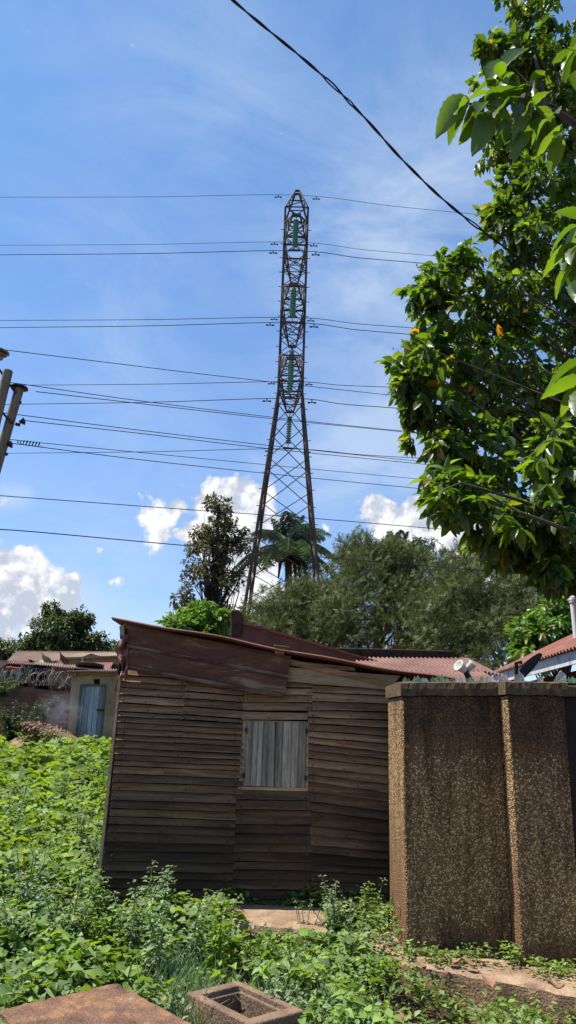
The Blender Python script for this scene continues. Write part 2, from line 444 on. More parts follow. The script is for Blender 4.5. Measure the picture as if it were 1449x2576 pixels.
for i in range(len(Lr) - 1):
    a, b = Lr[i], Lr[i + 1]; dr = 44 - (a / 1150) * 40; dr2 = 44 - (b / 1150) * 40
    xe = 684 - max(0, a - 560) * .07 if a < 600 else 655 - (a - 600) * .045
    xl = Ll((a + b) / 2)
    if a < 240:
        xm = 418 - (a - 95) * .12; f = (xm - xl) / (xe - xl)
        board(xl, xm, a, a + dr * f, b, b + dr2 * f); s = 18 if a > 90 else 4
        board(xm, xe + 2, a + dr * f - s * .2, a + dr, b + dr2 * f - s * .2, b + dr2)
    else: board(xl, xe, a, a + dr, b, b + dr2)
# between: above the window
for (a, b, x0, x1) in ((92, 128, 690, 1010), (128, 160, 690, 1010), (160, 198, 688, 1008), (198, 236, 684, 1006), (240, 279, 680, 987)):
    board(x0, x1, a - 3, a + 3, b - 2, b + 2)
Rr = [(84, 100), (112, 128), (144, 170), (158, 205), (190, 242), (232, 280), (264, 320), (292, 358), (320, 394), (352, 430), (386, 465), (420, 502), (458, 542), (500, 580), (536, 622), (562, 640)]
Rx0 = 1010
rl = [84, 116, 150, 190, 232, 266, 296, 330, 358, 388, 420, 458, 500, 532, 562, 612]
rq = [100, 134, 168, 205, 243, 280, 318, 357, 395, 432, 466, 500, 542, 582, 622, 664]
for i in range(len(rl) - 1):
    x0 = 1008 if rl[i] < 230 else 988
    board(x0, 1385, rl[i], rq[i], rl[i + 1], rq[i + 1])
# below the window, middle and right columns
Mr = [600, 650, 697, 765, 806, 852, 893, 938, 976, 1020, 1066, 1112, 1150, 1195]
for i in range(len(Mr) - 1):
    a, b = Mr[i], Mr[i + 1]; x0 = 655 - (a - 600) * .045
    board(x0, 996 + (i % 3) * 3, a, a + 4, b, b + 4)
    board(997 + (i % 3) * 3, 1388, a + 8, a + 62 - i * 4, b + 8, b + 62 - (i + 1) * 4)
MNAIL = basic('rusty_nail', (.03, .018, .012), rough=.8, bmp=0)
front = hw.build('wall', [MW, MNAIL], hut)
# solid backing, side wall, back wall
bk = MB()
tl = py(*c1(112, 20), HY + .02); bl = py(*c1(28, 1180), HY + .02); br = py(*c1(1390, 1200), HY + .02); tr = py(*c1(1400, 110), HY + .02)
def yoff(p, d): return Vector((p.x, p.y + d, p.z))
bk.hexa([yoff(bl, 0), yoff(br, 0), yoff(br, 3.2), yoff(bl, 3.2), yoff(tl, 0), yoff(tr, 0), yoff(tr, 3.2), yoff(tl, 3.2)])
bk.build('inner_wall', MDK, hut)
sd = MB()
nb = 27
for k in range(nb):
    t0, t1 = k / nb, (k + 1) / nb
    a = bl.lerp(tl, t0); b = bl.lerp(tl, t1)
    for (y0, y1) in ((-.03, 3.2),):
        sd.hexa([Vector((a.x - .035, a.y + y0, a.z - .01)), Vector((a.x - .003, a.y + y0, a.z - .01)), Vector((a.x - .003, a.y + y1, a.z - .01)), Vector((a.x - .035, a.y + y1, a.z - .01)),
                 Vector((b.x - .012, b.y + y0, b.z + .012)), Vector((b.x - .003, b.y + y0, b.z + .012)), Vector((b.x - .003, b.y + y1, b.z + .012)), Vector((b.x - .012, b.y + y1, b.z + .012))])
sd.build('side_wall', MSIDE, hut)
cp = MB(); cp.bar(py(*c1(2, 1120), HY - .01), py(*c1(112, 70), HY - .01), .025, .05); cp.build('corner_board', MWR, hut)
# pale top board right
m = MB(); pts = [py(*c5(*p), HY - .045) for p in ((886, 334), (1422, 376), (1366, 442), (884, 402))]; m.prism(pts, (0, .03, 0)); m.build('fascia_board', MWR, hut, bevel=.003)
m = MB(); pts = [py(*c5(*p), HY - .02) for p in ((900, 303), (1200, 335), (1210, 352), (900, 330))]; m.prism(pts, (0, .03, 0)); m.build('roof_beam', MW, hut)
# window
wf = MB()
for q in (((684, 287), (702, 283), (686, 590), (664, 600)), ((680, 279), (990, 286), (990, 291), (680, 286)), ((984, 286), (991, 286), (988, 602), (977, 602)), ((662, 590), (990, 598), (990, 612), (660, 604))):
    wf.prism([py(*c1(*p), HY - .012) for p in q], (0, .06, 0))
win = wf.build('window', MWR, hut)
for (q, nbrd) in ((((703, 285), (836, 287), (829, 592), (686, 586)), 5), (((839, 287), (983, 290), (976, 599), (831, 592)), 4)):
    s = MB(); P = [py(*c1(*p), HY - .022) for p in q]
    cuts = [0] + sorted((i + rr.uniform(-.18, .18)) / nbrd for i in range(1, nbrd)) + [1]
    for k in range(nbrd):
        a, b = cuts[k] + .006, cuts[k + 1] - .006
        o = rr.uniform(0, .008)
        pp = [P[0].lerp(P[1], a), P[0].lerp(P[1], b), P[3].lerp(P[2], b), P[3].lerp(P[2], a)]
        for p in pp: p.y -= o
        s.prism(pp, (0, .02, 0))
    sh0 = s.build('shutter', MWZ, win, bevel=.002)
    xh = P[0].lerp(P[3], .5); side_ = 1 if nbrd == 5 else -1
    for tt_ in (.14, .84):
        e0 = (P[0].lerp(P[3], tt_) if nbrd == 5 else P[1].lerp(P[2], tt_)); h_ = MB(); h_.box((e0.x - .008, HY - .046, e0.z - .022), (e0.x + .010 , HY - .026, e0.z + .022)); h_.build('hinge', MNAIL, sh0)
# rust purple gable sheet with ribs
MG, gnt, gb = newmat('painted_gable_sheet')
v = geopos(gnt, (.55, 1, 2.0), (0, R(-11), 0)); n = noise(gnt, 2.6, 9, .68, v, .8); n2 = noise(gnt, 30, 4, .6, geopos(gnt))
cc = ramp(gnt, [(.30, (.085, .035, .022)), (.48, (.12, .050, .033)), (.57, (.15, .066, .042)), (.62, (.24, .17, .11)), (.8, (.30, .24, .17))], n.outputs[0])
cc = mix(gnt, .35, cc.outputs[0], ramp(gnt, [(.3, .5), (.7, 1.1)], n2.outputs[0]).outputs[0], 'MULTIPLY')
gnt.links.new(cc, gb.inputs[0]); gb.inputs['Roughness'].default_value = .8; gb.inputs['Specular IOR Level'].default_value = .12; bump(gnt, gb, n.outputs[0], .3, .01)
MGR = basic('worn_rib', (.34, .27, .19), (.11, .045, .035), 5, .8, .3, stops=[(.38, (.10, .04, .03)), (.52, (.2, .14, .10)), (.7, (.38, .31, .23))], sc3=(.6, 1, 3))
gp = MB()
GA, GB_, GC, GD = c5(123, 133), c5(903, 284), c5(868, 484), c5(124, 346)
def gsheet(s, t):
    a = Vector(GA).lerp(Vector(GB_), s); b = Vector(GD).lerp(Vector(GC), s); q = a.lerp(b, t)
    if t > .93 and s > .93: q -= Vector(((s - .93) * 60, (s - .93) * 80))
    bmp = 0
    for rc, wd in ((.02, .03), (.46, .035), (.50, .02), (.93, .035)):
        bmp = max(bmp, max(0, 1 - abs(t - rc) / wd))
    p = py(q.x, q.y, HY - .075 - .035 * s - .012 * math.sin(s * 5) * t); p.y -= .022 * min(1, bmp * 1.5); return p
gp.grid(gsheet, 24, 56)
for k_ in range(len(gp.f)):
    row = (k_ // 24 + .5) / 56
    if abs(row - .475) < .03 or abs(row - .95) < .035: gp.mi[k_] = 1
gp.build('gable_sheet', [MG, MGR], hut, solid=.004)
# crumpled metal at left corner
cm = MB()
def crum(s, t):
    a = Vector(c5(78, 176)).lerp(Vector(c5(126, 178)), s); b = Vector(c5(88, 388)).lerp(Vector(c5(124, 384)), s); q = a.lerp(b, t)
    q.x += 5 * math.sin(t * 9 + 1) * (1 - s) - 3 * (t > .3) * (t < .45) * (1 - s)
    p = py(q.x, q.y, HY - .09 + .025 * math.sin(t * 17 + s * 4) + .02 * math.sin(s * 9 + t * 5)); return p
cm.grid(crum, 7, 24); cm.build('crumpled_flashing', MROOF, hut, solid=.004)
m = MB(); m.prism([py(*c5(*p), HY - .10) for p in ((84, 140), (108, 132), (106, 186), (88, 182))], (0, .18, 0)); m.build('rafter_end', MWZ, hut)
m = MB(); m.prism([py(*c5(*p), HY - .13) for p in ((822, 236), (872, 244), (868, 276), (822, 268))], (0, .2, 0)); m.build('rafter_end', MW, hut, bevel=.004)
m = MB(); m.prism([py(*c5(*p), HY - .16) for p in ((818, 226), (893, 236), (893, 240), (818, 231))], (0, .1, 0)); m.build('batten', MWR, hut)
# roof: corrugated sheet, ridges along x
RL = py(*c5(45, 104), HY - .17); RR_ = py(1150, 1712, HY - .17)
rf = MB()
def roof(s, t):
    p = RL.lerp(RR_, s); p.y += t * 3.7; p.z += .012 * math.sin(t * 3.7 / .076 * 2 * math.pi) + .010 * math.sin(s * 7) * (1 - t) + .008 * math.sin(s * 19 + 2) * (1 - t) - .05 * t; return p
rf.grid(roof, 26, 390); rf.build('roof', MROOF, hut, solid=.003)
m = MB(); m.bar(RL + Vector((.1, .13, -.045)), RR_ + Vector((-.6, .13, -.045)), .045, .05); m.build('roof_beam', MW, hut)

# ------------------------------------------------------------------ rough-cast wall with broken glass
RC, rnt, rb = newmat('roughcast')
g = geopos(rnt)
vo = rnt.nodes.new('ShaderNodeTexVoronoi'); vo.inputs['Scale'].default_value = 78; rnt.links.new(g, vo.inputs['Vector'])
vo2 = rnt.nodes.new('ShaderNodeTexVoronoi'); vo2.inputs['Scale'].default_value = 125; rnt.links.new(g, vo2.inputs['Vector'])
z = sepz(rnt)
big = noise(rnt, 2.4, 7, .62, g); med = noise(rnt, 11, 5, .6, g)
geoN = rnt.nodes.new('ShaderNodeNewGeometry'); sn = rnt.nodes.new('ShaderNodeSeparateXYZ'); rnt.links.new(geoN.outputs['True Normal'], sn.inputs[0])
# stain: growth near the top and foot, mostly held off the sunlit left end
zz = math_(rnt, 'ADD', z[2], math_(rnt, 'MULTIPLY', math_(rnt, 'SUBTRACT', big.outputs[0], .5), 1.1))
st = math_(rnt, 'MAXIMUM', maprange(rnt, zz, 1.15, 1.75), maprange(rnt, zz, .30, -.1))
sunlit_face = math_(rnt, 'LESS_THAN', sn.outputs[0], -.5)  # left end only: its sunlit look is painted in as paler tan
stf = math_(rnt, 'MULTIPLY', st, math_(rnt, 'SUBTRACT', 1, math_(rnt, 'MULTIPLY', sunlit_face, .9)), clamp=True)
wh = rnt.nodes.new('ShaderNodeTexWhiteNoise'); rnt.links.new(vo.outputs['Position'], wh.inputs[0])
thr = math_(rnt, 'SUBTRACT', .56, math_(rnt, 'MULTIPLY', sunlit_face, .22))
thr = math_(rnt, 'ADD', thr, math_(rnt, 'MULTIPLY', math_(rnt, 'SUBTRACT', med.outputs[0], .5), -.9))
thr = math_(rnt, 'ADD', thr, math_(rnt, 'MULTIPLY', stf, .9))
wh2 = rnt.nodes.new('ShaderNodeTexWhiteNoise'); rnt.links.new(vo2.outputs['Position'], wh2.inputs[0])
stone = math_(rnt, 'MULTIPLY', math_(rnt, 'GREATER_THAN', wh.outputs[0], thr), math_(rnt, 'LESS_THAN', vo.outputs['Distance'], .55))
strk = noise(rnt, 5, 6, .65, geopos(rnt, (2.2, 2.2, .28)))
basec = mix(rnt, stf, (.16, .082, .038), (.055, .034, .02))
basec = mix(rnt, math_(rnt, 'MULTIPLY', math_(rnt, 'GREATER_THAN', wh2.outputs[0], math_(rnt, 'ADD', .45, math_(rnt, 'MULTIPLY', stf, .25))), math_(rnt, 'SUBTRACT', .75, math_(rnt, 'MULTIPLY', stf, .45))), basec, (.30, .17, .08))
basec = mix(rnt, sunlit_face, basec, (.12, .075, .045))
stc = mix(rnt, wh.outputs[0], (.38, .22, .09), (.66, .43, .20))
c = mix(rnt, stone, basec, stc)
c = mix(rnt, .85, c, ramp(rnt, [(.34, .30), (.5, .95), (.68, 1.25)], strk.outputs[0]).outputs[0], 'MULTIPLY')
c = mix(rnt, math_(rnt, 'MULTIPLY', sunlit_face, maprange(rnt, zz, .9, .3)), c, (.22, .115, .06))
rnt.links.new(c, rb.inputs[0]); rb.inputs['Roughness'].default_value = .95; rb.inputs['Specular IOR Level'].default_value = .15
hgt = math_(rnt, 'SUBTRACT', 1, vo.outputs['Distance'])
bump(rnt, rb, math_(rnt, 'ADD', hgt, math_(rnt, 'MULTIPLY', stone, .5)), 1.0, .012)
MCAP = basic('mossy_cement', (.24, .16, .085), (.05, .036, .02), 14, .95, 1., .02)
MCAPL = basic('cement_edge', (.33, .23, .17), (.16, .11, .08), 9, .95, .8, .01)
WY, WY2 = 6.0, 5.8
def c4(cx, cy): return ((1500 + cx * .53) / 1.5652, (2650 + cy * .53) / 1.5652)
A = py(*c4(155, 165), WY); Abot = pz(1024, 2396, -.05); XL = (A.x + pz(1024, 2396, 0).x) / 2
XM = py(*c4(985, 1000), WY2).x; XR = py(*c4(1400, 700), WY2).x
zt = A.z - .005; zr = py(*c4(1360, 170), WY2).z
rwall = thing('roughcast_wall', 'dark stained pebbledash wall with a sunlit tan end and broken glass along its cement cap', 'wall', (XM, WY, -.1))
wb = MB()
ztm = py(*c4(905, 170), WY).z
def sect(x0, x1, yf, yb, za, zb):
    wb.hexa([(x0, yf, -.45), (x1, yf, -.45), (x1, yb, -.45), (x0, yb, -.45), (x0, yf, za), (x1, yf, zb), (x1, yb, zb), (x0, yb, za)])
sect(XL, XM, WY, 6.85, zt, ztm); sect(XM + .0, XR, WY2, 6.85, ztm, zr)
wb.build('wall_body', RC, rwall, bevel=.012)
def capbox(x0, x1, yf, yb, za, zb, t, mt):
    c = MB(); n = max(2, int((x1 - x0) / .025)); rq_ = random.Random(int(x0 * 100))
    for_top = []
    def fn(s, tt):
        x = x0 + (x1 - x0) * s; zz_ = za + (zb - za) * s
        ring = [(yf, 0), (yf - .004, t * .5), (yf, t * .92), (yf + .02, t), (yf + .15, t + .008), (yb - .02, t), (yb, t * .9), (yb, 0), (yf, 0)]
        k = tt * (len(ring) - 1); i = min(int(k), len(ring) - 2); f = k - i
        y = ring[i][0] * (1 - f) + ring[i + 1][0] * f; h = ring[i][1] * (1 - f) + ring[i + 1][1] * f
        jit = .003 * math.sin(x * 23 + tt * 7) + rq_.uniform(-.003, .003)
        return (x, y + jit, zz_ + h + jit)
    c.grid(fn, n, 8)
    c.f.append(tuple((n + 1) * j for j in range(8))); c.mi.append(0); c.f.append(tuple((n + 1) * j + n for j in range(7, -1, -1))); c.mi.append(0)
    return c.build('cap', mt, rwall)
ct = (py(*c4(155, 62), WY).z - A.z)
capbox(XL - .018, XM + .01, WY - .018, 6.88, zt, ztm, ct, MCAP)
capbox(XM - .02, XR + .03, WY2 - .018, 6.88, ztm + .003, zr, ct * .95, MCAP)
m = MB(); m.box((XL - .02, WY - .05, -.3), (XM + .02, WY + .02, .035)); m.build('plinth', MCAP, rwall, bevel=.015)
# glass shards
def glassmat(name, col):
    m, nt, b = newmat(name); b.inputs['Base Color'].default_value = (*col, 1); b.inputs['Roughness'].default_value = .08
    b.inputs['Transmission Weight'].default_value = .75; b.inputs['IOR'].default_value = 1.45; return m
GG = glassmat('green_glass', (.40, .62, .33)); GCL = glassmat('clear_glass', (.80, .76, .70))
sr = random.Random(11)
spots = [(180, 22, 0), (205, 20, 0), (255, 28, 0), (272, 30, 0), (285, 26, 0), (310, 20, 1), (332, 22, 1), (380, 26, 0), (405, 20, 0), (442, 40, 0), (462, 34, 0), (486, 26, 0), (525, 22, 0), (580, 36, 1), (604, 34, 1),
         (670, 26, 0), (742, 28, 0), (790, 26, 1), (812, 28, 1), (900, 38, 1), (930, 26, 1), (1035, 44, 1), (1052, 16, 0), (1185, 30, 1), (1310, 20, 0), (1345, 52, 1), (1398, 20, 0), (1425, 22, 0), (1443, 18, 0)]
for i, (sx, sh_, kd) in enumerate(spots):
    yy = (WY if sx < 900 else WY2) + sr.uniform(.06, .25)
    zc = zt + ct + (zr - zt) * max(0, (sx - 145)) / 1220
    u = (1500 + sx * .53) / 1.5652
    b0 = py(u, 1715 + (sx - 145) * .0165, yy); b0.z = (zt + (ztm - zt) * (sx - 145) / 760 if sx < 905 else ztm + (zr - ztm) * (sx - 905) / 460) + ct - .004
    hh = sh_ * .53 / 1.5652 / FPX * 6.1 * 1.5 + .015; ww = hh * sr.uniform(.45, .9) + .01
    ang = sr.uniform(-.5, .5); dx = Vector((math.cos(ang), math.sin(ang), 0)); n_ = Vector((-math.sin(ang), math.cos(ang), 0))
    prof = [(-.5, 0), (.5, 0), (.5 + sr.uniform(-.2, .15), .5 + sr.uniform(-.2, .2)), (sr.uniform(-.1, .3), 1), (sr.uniform(-.3, 0), .7), (-.5 + sr.uniform(-.1, .2), .6 + sr.uniform(-.3, .3))]
    m = MB(); m.prism([b0 + dx * (a * ww) + Vector((0, 0, b * hh)) + n_ * (.01 * a * b) for a, b in prof], n_ * .005)
    m.build('glass_shard', GG if kd == 0 else GCL, rwall)
# lower wall at the far right; its mouldy black has tree shade painted in
m = MB(); m.box((XR + .04, 6.25, -.4), (XR + 6, 6.5, zr + .01)); dw = thing('boundary_wall', 'mouldy cement wall, darkened in colour for tree shade, running off right behind the pebbledash wall', 'wall', (XR + 1, 6.3, -.3))
MBLK = basic('mouldy_cement_tree_shade', (.05, .036, .028), (.018, .014, .012), 4, .95, .7, .01)
m.build('wall_body', MBLK, dw, bevel=.01)
m = MB(); m.box((XR + .035, 6.2, zr + .012), (XR + 6, 6.55, zr + .10)); m.build('cap', MCAP, dw, bevel=.012)

# ------------------------------------------------------------------ concrete ledge, slabs, pit
MCON = basic('old_concrete', (.42, .28, .18), (.2, .12, .075), 5, .95, .9, .015, stops=[(.25, (.10, .07, .045)), (.42, (.27, .17, .105)), (.6, (.40, .27, .17)), (.78, (.46, .33, .22))])
MCON2 = basic('red_slab', (.34, .17, .10), (.2, .10, .06), 7, .95, 1., .02, stops=[(.3, (.07, .042, .028)), (.42, (.17, .092, .056)), (.55, (.23, .13, .08)), (.6, (.36, .17, .06)), (.64, (.24, .14, .09)), (.75, (.38, .28, .20))])
def rough_slab(name, poly, t, mat, parent=None, seed=0, amp=.012, div=14, side=None):
    """slab from a 4-corner top polygon, subdivided with worn, wobbly edges"""
    rg = random.Random(seed); a, b, c_, d = [Vector(p) for p in poly]; m = MB(); n = div
    top = {}
    for j in range(n + 1):
        for i in range(n + 1):
            s, q = i / n, j / n; p = a.lerp(b, s).lerp(d.lerp(c_, s), q)
            e = min(s, q, 1 - s, 1 - q)
            cen = (a + b + c_ + d) / 4; out = (p - cen); out.z = 0
            if e < 1e-6: p = p + out.normalized() * rg.uniform(-amp, amp) * 1.2; p.z -= .012 + rg.uniform(0, amp)
            else: p.z += rg.uniform(-amp, amp) * .3
            top[i, j] = p; m.v.append(tuple(p))
    for j in range(n):
        for i in range(n): k = j * (n + 1) + i; m.f.append((k, k + 1, k + n + 2, k + n + 1)); m.mi.append(0)
    loop = [(i, 0) for i in range(n)] + [(n, j) for j in range(n)] + [(n - i, n) for i in range(n)] + [(0, n - j) for j in range(n)]
    L = len(loop); prev = [ij[1] * (n + 1) + ij[0] for ij in loop]
    for r_ in range(1, 4):
        base = len(m.v)
        for ij in loop:
            p = top[ij].copy(); cen = (a + b + c_ + d) / 4; out = p - cen; out.z = 0; out.normalize()
            p += out * (rg.uniform(-amp, amp) + (.012 if r_ == 1 else 0)); p.z -= t * r_ / 3; m.v.append(tuple(p))
        cur = list(range(base, base + L))
        for k in range(L): m.f.append((prev[k], cur[k], cur[(k + 1) % L], prev[(k + 1) % L])); m.mi.append(1 if side else 0)
        prev = cur
    m.f.append(tuple(prev)); m.mi.append(0)
    return m.build(name, [mat, side] if side else mat, parent, smooth=False)
MLS = basic('mossy_ledge_side', (.50, .30, .17), (.09, .06, .036), 7, .95, 1., .03)
# ledge under the rough cast wall
a = pz(893, 2398, 0); b = pz(1449, 2500, 0); b2 = b + (b - a).normalized() * 2.2
ledge = rough_slab('concrete_ledge', [a, b2, b2 + Vector((.2, 1.8, -.02)), a + Vector((.12, .9, -.02))], .45, MCON, seed=5, amp=.010, div=40, side=MLS)
tag(ledge, 'crumbling earth-stained concrete ledge at the foot of the pebbledash wall', 'ledge')
st_ = [py(*c1(622, 1134), HY - .09), None, None, None]
zs = st_[0].z
step = rough_slab('concrete_slab', [pz(*c1(612, 1214), zs), pz(*c1(1075, 1262), zs), pz(*c1(1092, 1150), zs), pz(*c1(624, 1134), zs)], .14, MCON, seed=8, amp=.012, div=12)
tag(step, 'pale sunlit concrete doorstep slab lying against the foot of the plank hut', 'slab')
# red slab bottom left
A1 = pz(293, 2467, .04); B1 = pz(484, 2572, .04); C1 = pz(-10, 2534, .04)
slab2 = rough_slab('concrete_cover', [C1, C1 + (B1 - A1) * 1.9, A1 + (B1 - A1) * 1.9, A1], .22, MCON2, seed=12, amp=.016, div=34)
tag(slab2, 'large reddish concrete cover slab in the bottom left corner among the weeds', 'slab')
# open inspection pit
pit = thing('concrete_pit', 'open concrete inspection pit with a recessed rim beside the reddish slab', 'pit', pz(600, 2520, -.1))
O1, O2, O3 = pz(471, 2496, 0), pz(598, 2466, 0), pz(765, 2540, 0); O4 = O1 + (O3 - O2)
cen = (O1 + O2 + O3 + O4) / 4
def inset(k, dz): return [cen + (p - cen) * k + Vector((0, 0, dz)) for p in (O1, O2, O3, O4)]
m = MB()
rings = [inset(1.02, -.35), inset(1.01, -.01), inset(.985, 0), inset(.74, 0), inset(.735, -.03), inset(.68, -.032), inset(.66, -.7)]
for r_ in rings: m.v += [tuple(p) for p in r_]
for k in range(len(rings) - 1):
    for i in range(4): a_ = k * 4; m.f.append((a_ + i, a_ + (i + 1) % 4, a_ + 4 + (i + 1) % 4, a_ + 4 + i)); m.mi.append(0)
m.f.append(tuple(len(m.v) - 4 + i for i in range(4))); m.mi.append(0)
MPIT = basic('pit_concrete', (.30, .19, .12), (.14, .09, .06), 6, .95, .9, .012)
m.build('pit_rim', MPIT, pit, bevel=.01)

# ------------------------------------------------------------------ pylon
MP, pnt, pb_ = newmat('rusty_steel')
n = noise(pnt, .9, 6, .65, geopos(pnt)); n2 = noise(pnt, 6, 4, .6, geopos(pnt))
cc = ramp(pnt, [(.35, (.055, .045, .038)), (.55, (.11, .078, .057)), (.72, (.23, .14, .09))], n.outputs[0])
pnt.links.new(cc.outputs[0], pb_.inputs[0]); pb_.inputs['Roughness'].default_value = .8; pb_.inputs['Specular IOR Level'].default_value = .2
PD = 38.0
pt = py(748, 484, PD); pb0 = py(712, 1520, PD); slope = (pt.x - pb0.x) / (pt.z - pb0.z)
def pcx(h): return pb0.x + slope * (h + EYE - pb0.z)
def hw_(h): return .67 if h >= 17.2 else .67 + .1 * (17.2 - h)
def nd(h, sx, sy, k=None):
    q = hw_(h) if k is None else k
    return Vector((pcx(h) + sx * q, PD + sy * q, h + EYE))
HB = -.8
py_lon = thing('lattice_pylon', 'tall rusty steel lattice power pylon with green glass insulators rising behind the trees', 'pylon', (pcx(HB), PD, HB + EYE))
HT = 29.3
for sx in (-1, 1):
    for sy in (-1, 1):
        m = MB()
        for (h0, h1) in ((HB, 8), (8, 17.2), (17.2, HT)):
            a, b = nd(h0, sx, sy), nd(h1, sx, sy)
            m.bar(a, b, .16 if h0 < 17 else .115, .04); m.bar(a, b, .04, .16 if h0 < 17 else .115)
        m.build('leg', MP, py_lon)
lat = MB()
def faces4(h0, h1, wd, horiz=False, single=0):
    for (s0, s1) in (((-1, -1), (1, -1)), ((1, -1), (1, 1)), ((1, 1), (-1, 1)), ((-1, 1), (-1, -1))):
        a0, a1, b0, b1 = nd(h0, *s0), nd(h1, *s0), nd(h0, *s1), nd(h1, *s1)
        off = Vector(((s0[0] + s1[0]) * .02, (s0[1] + s1[1]) * .02, 0))
        lat.bar(a0, b1, wd, .03); lat.bar(b0 + off, a1 + off, wd, .03)
        if horiz: lat.bar(a1, b1, wd, .03)
def hof(v, Y=PD - 1): return py(735, v, Y).z - EYE
nodes = [hof(v, PD - hh_) for v, hh_ in ((1620, 2.1), (1512, 1.8), (1420, 1.5), (1328, 1.3), (1239, 1.1), (1155, .9), (1074, .75))]
for a, b in zip(nodes[:-1], nodes[1:]):
    faces4(a, b, .075)
    mid = (a + b) / 2
    if b - a > 2.2: pass
faces4(nodes[-1], 17.2, .08, True)
hs = [17.2 + i * (HT - 17.2) / 11 for i in range(12)]
for i in range(11): faces4(hs[i], hs[i + 1], .048, i % 3 == 0)
for hx in (18.0, 22.4, 26.7): faces4(hx, hx + .01, .06, True)
lat.build('lattice_bracing', MP, py_lon)
pk = MB(); ztp = pt.z - EYE
for sx in (-1, 1):
    for sy in (-1, 1): pk.bar(nd(HT, sx, sy), nd(ztp, sx, sy, .13), .11, .06)
for f in (.4, .75):
    h = HT + (ztp - HT) * f; q = .67 + (.13 - .67) * f
    for s0, s1 in (((-1, -1), (1, -1)), ((1, -1), (1, 1)), ((1, 1), (-1, 1)), ((-1, 1), (-1, -1))): pk.bar(nd(h, *s0, q), nd(h, *s1, q), .07, .03)
pk.bar(nd(HT, -1, -1), nd(HT + (ztp - HT) * .4, 1, -1, .45), .06, .03); pk.bar(nd(HT, 1, 1), nd(HT + (ztp - HT) * .4, -1, 1, .45), .06, .03)
for s in (-1, 1): pk.bar(nd(HT, -1, s), nd(HT, 1, s), .08, .04); pk.bar(nd(ztp, -1, s, .14), nd(ztp, 1, s, .14), .1, .1)
pk.build('peak', MP, py_lon)
GI = newmat('insulator_glass')[0]; b_ = GI.node_tree.nodes['Principled BSDF']; b_.inputs['Base Color'].default_value = (.06, .26, .16, 1); b_.inputs['Roughness'].default_value = .12; b_.inputs['Specular IOR Level'].default_value = .8
arms = {}
LV = [(26.7, 3.3, 3.35), (22.37, 3.25, 3.5), (18.02, 3.3, 3.6)]
for li, (h, Ln, Lf) in enumerate(LV):
    for sy, L in ((-1, Ln), (1, Lf)):
        am = MB(); q = .67
        tipL = Vector((pcx(h) - .2 , PD + sy * L, h + EYE)); tipR = tipL + Vector((.4, 0, 0))
        bl_, br_ = nd(h, -1, sy), nd(h, 1, sy); ul, ur = nd(h + 1.55, -1, sy), nd(h + 1.55, 1, sy)
        for a, b in ((bl_, tipL), (br_, tipR)): am.bar(a, b, .07, .05)
        for a, b in ((ul, tipL), (ur, tipR)): am.bar(a, b, .06, .045)
        am.bar(tipL + Vector((-.06, 0, 0)), tipR + Vector((.06, 0, 0)), .16, .14); am.bar(bl_, br_, .1, .06); am.bar(ul, ur, .09, .05)
        for k in (.25, .5, .75):
            a, b = bl_.lerp(tipL, k), br_.lerp(tipR, k); am.bar(a, b, .038, .025)
            c_, d = ul.lerp(tipL, k), ur.lerp(tipR, k); am.bar(a, c_, .05, .03); am.bar(b, d, .05, .03)
            k0 = k - .25; am.bar(bl_.lerp(tipL, k0), b, .045, .03); am.bar(a, ul.lerp(tipL, k0), .045, .03); am.bar(b, ur.lerp(tipR, k0), .045, .03)
        arm = am.build('cross_arm', MP, py_lon)
        c0 = (tipL + tipR) / 2; c0 = c0 - Vector((0, 0, .1))
        ins = MB(); ins.tube([c0, c0 - Vector((0, 0, .3))], .03, 6)
        drift = Vector((-.02, 0, -1)) if sy < 0 else Vector((-.03, 0, -1))
        st0 = c0 + drift * .22; LN = 11 if sy < 0 else 12
        for k in range(LN):
            cc_ = st0 + drift * (.148 * k)
            ins.lathe(cc_, [(.03, 0), (.06, -.01), (.165, -.055), (.16, -.085), (.07, -.08), (.03, -.14)], (0, 0, 1), 12)
        e = st0 + drift * (.148 * LN)
        ins.build('insulator_string', GI, arm)
        hd = MB(); hd.tube([e + Vector((.2 * math.cos(a * .5), .2 * math.sin(a * .5), .12)) for a in range(13)], .012, 5)
        hd.bar(e, e + Vector((0, 0, -.28)), .04); hd.bar(e + Vector((-.3, 0, -.28)), e + Vector((.3, 0, -.28)), .07, .1)
        hd.build('clamp', MP, arm)
        arms[li, sy] = e + Vector((0, 0, -.3))
sb_ = MB()
k = 0; h = 3.
while h < 28.5:
    for sx in (-1, 1):
        a = nd(h, sx, -1); sb_ = MB(); sb_.bar(a, a + Vector((sx * .22, -.02, 0)), .03); sb_.build('climbing_peg', MP, py_lon)
    h += .95

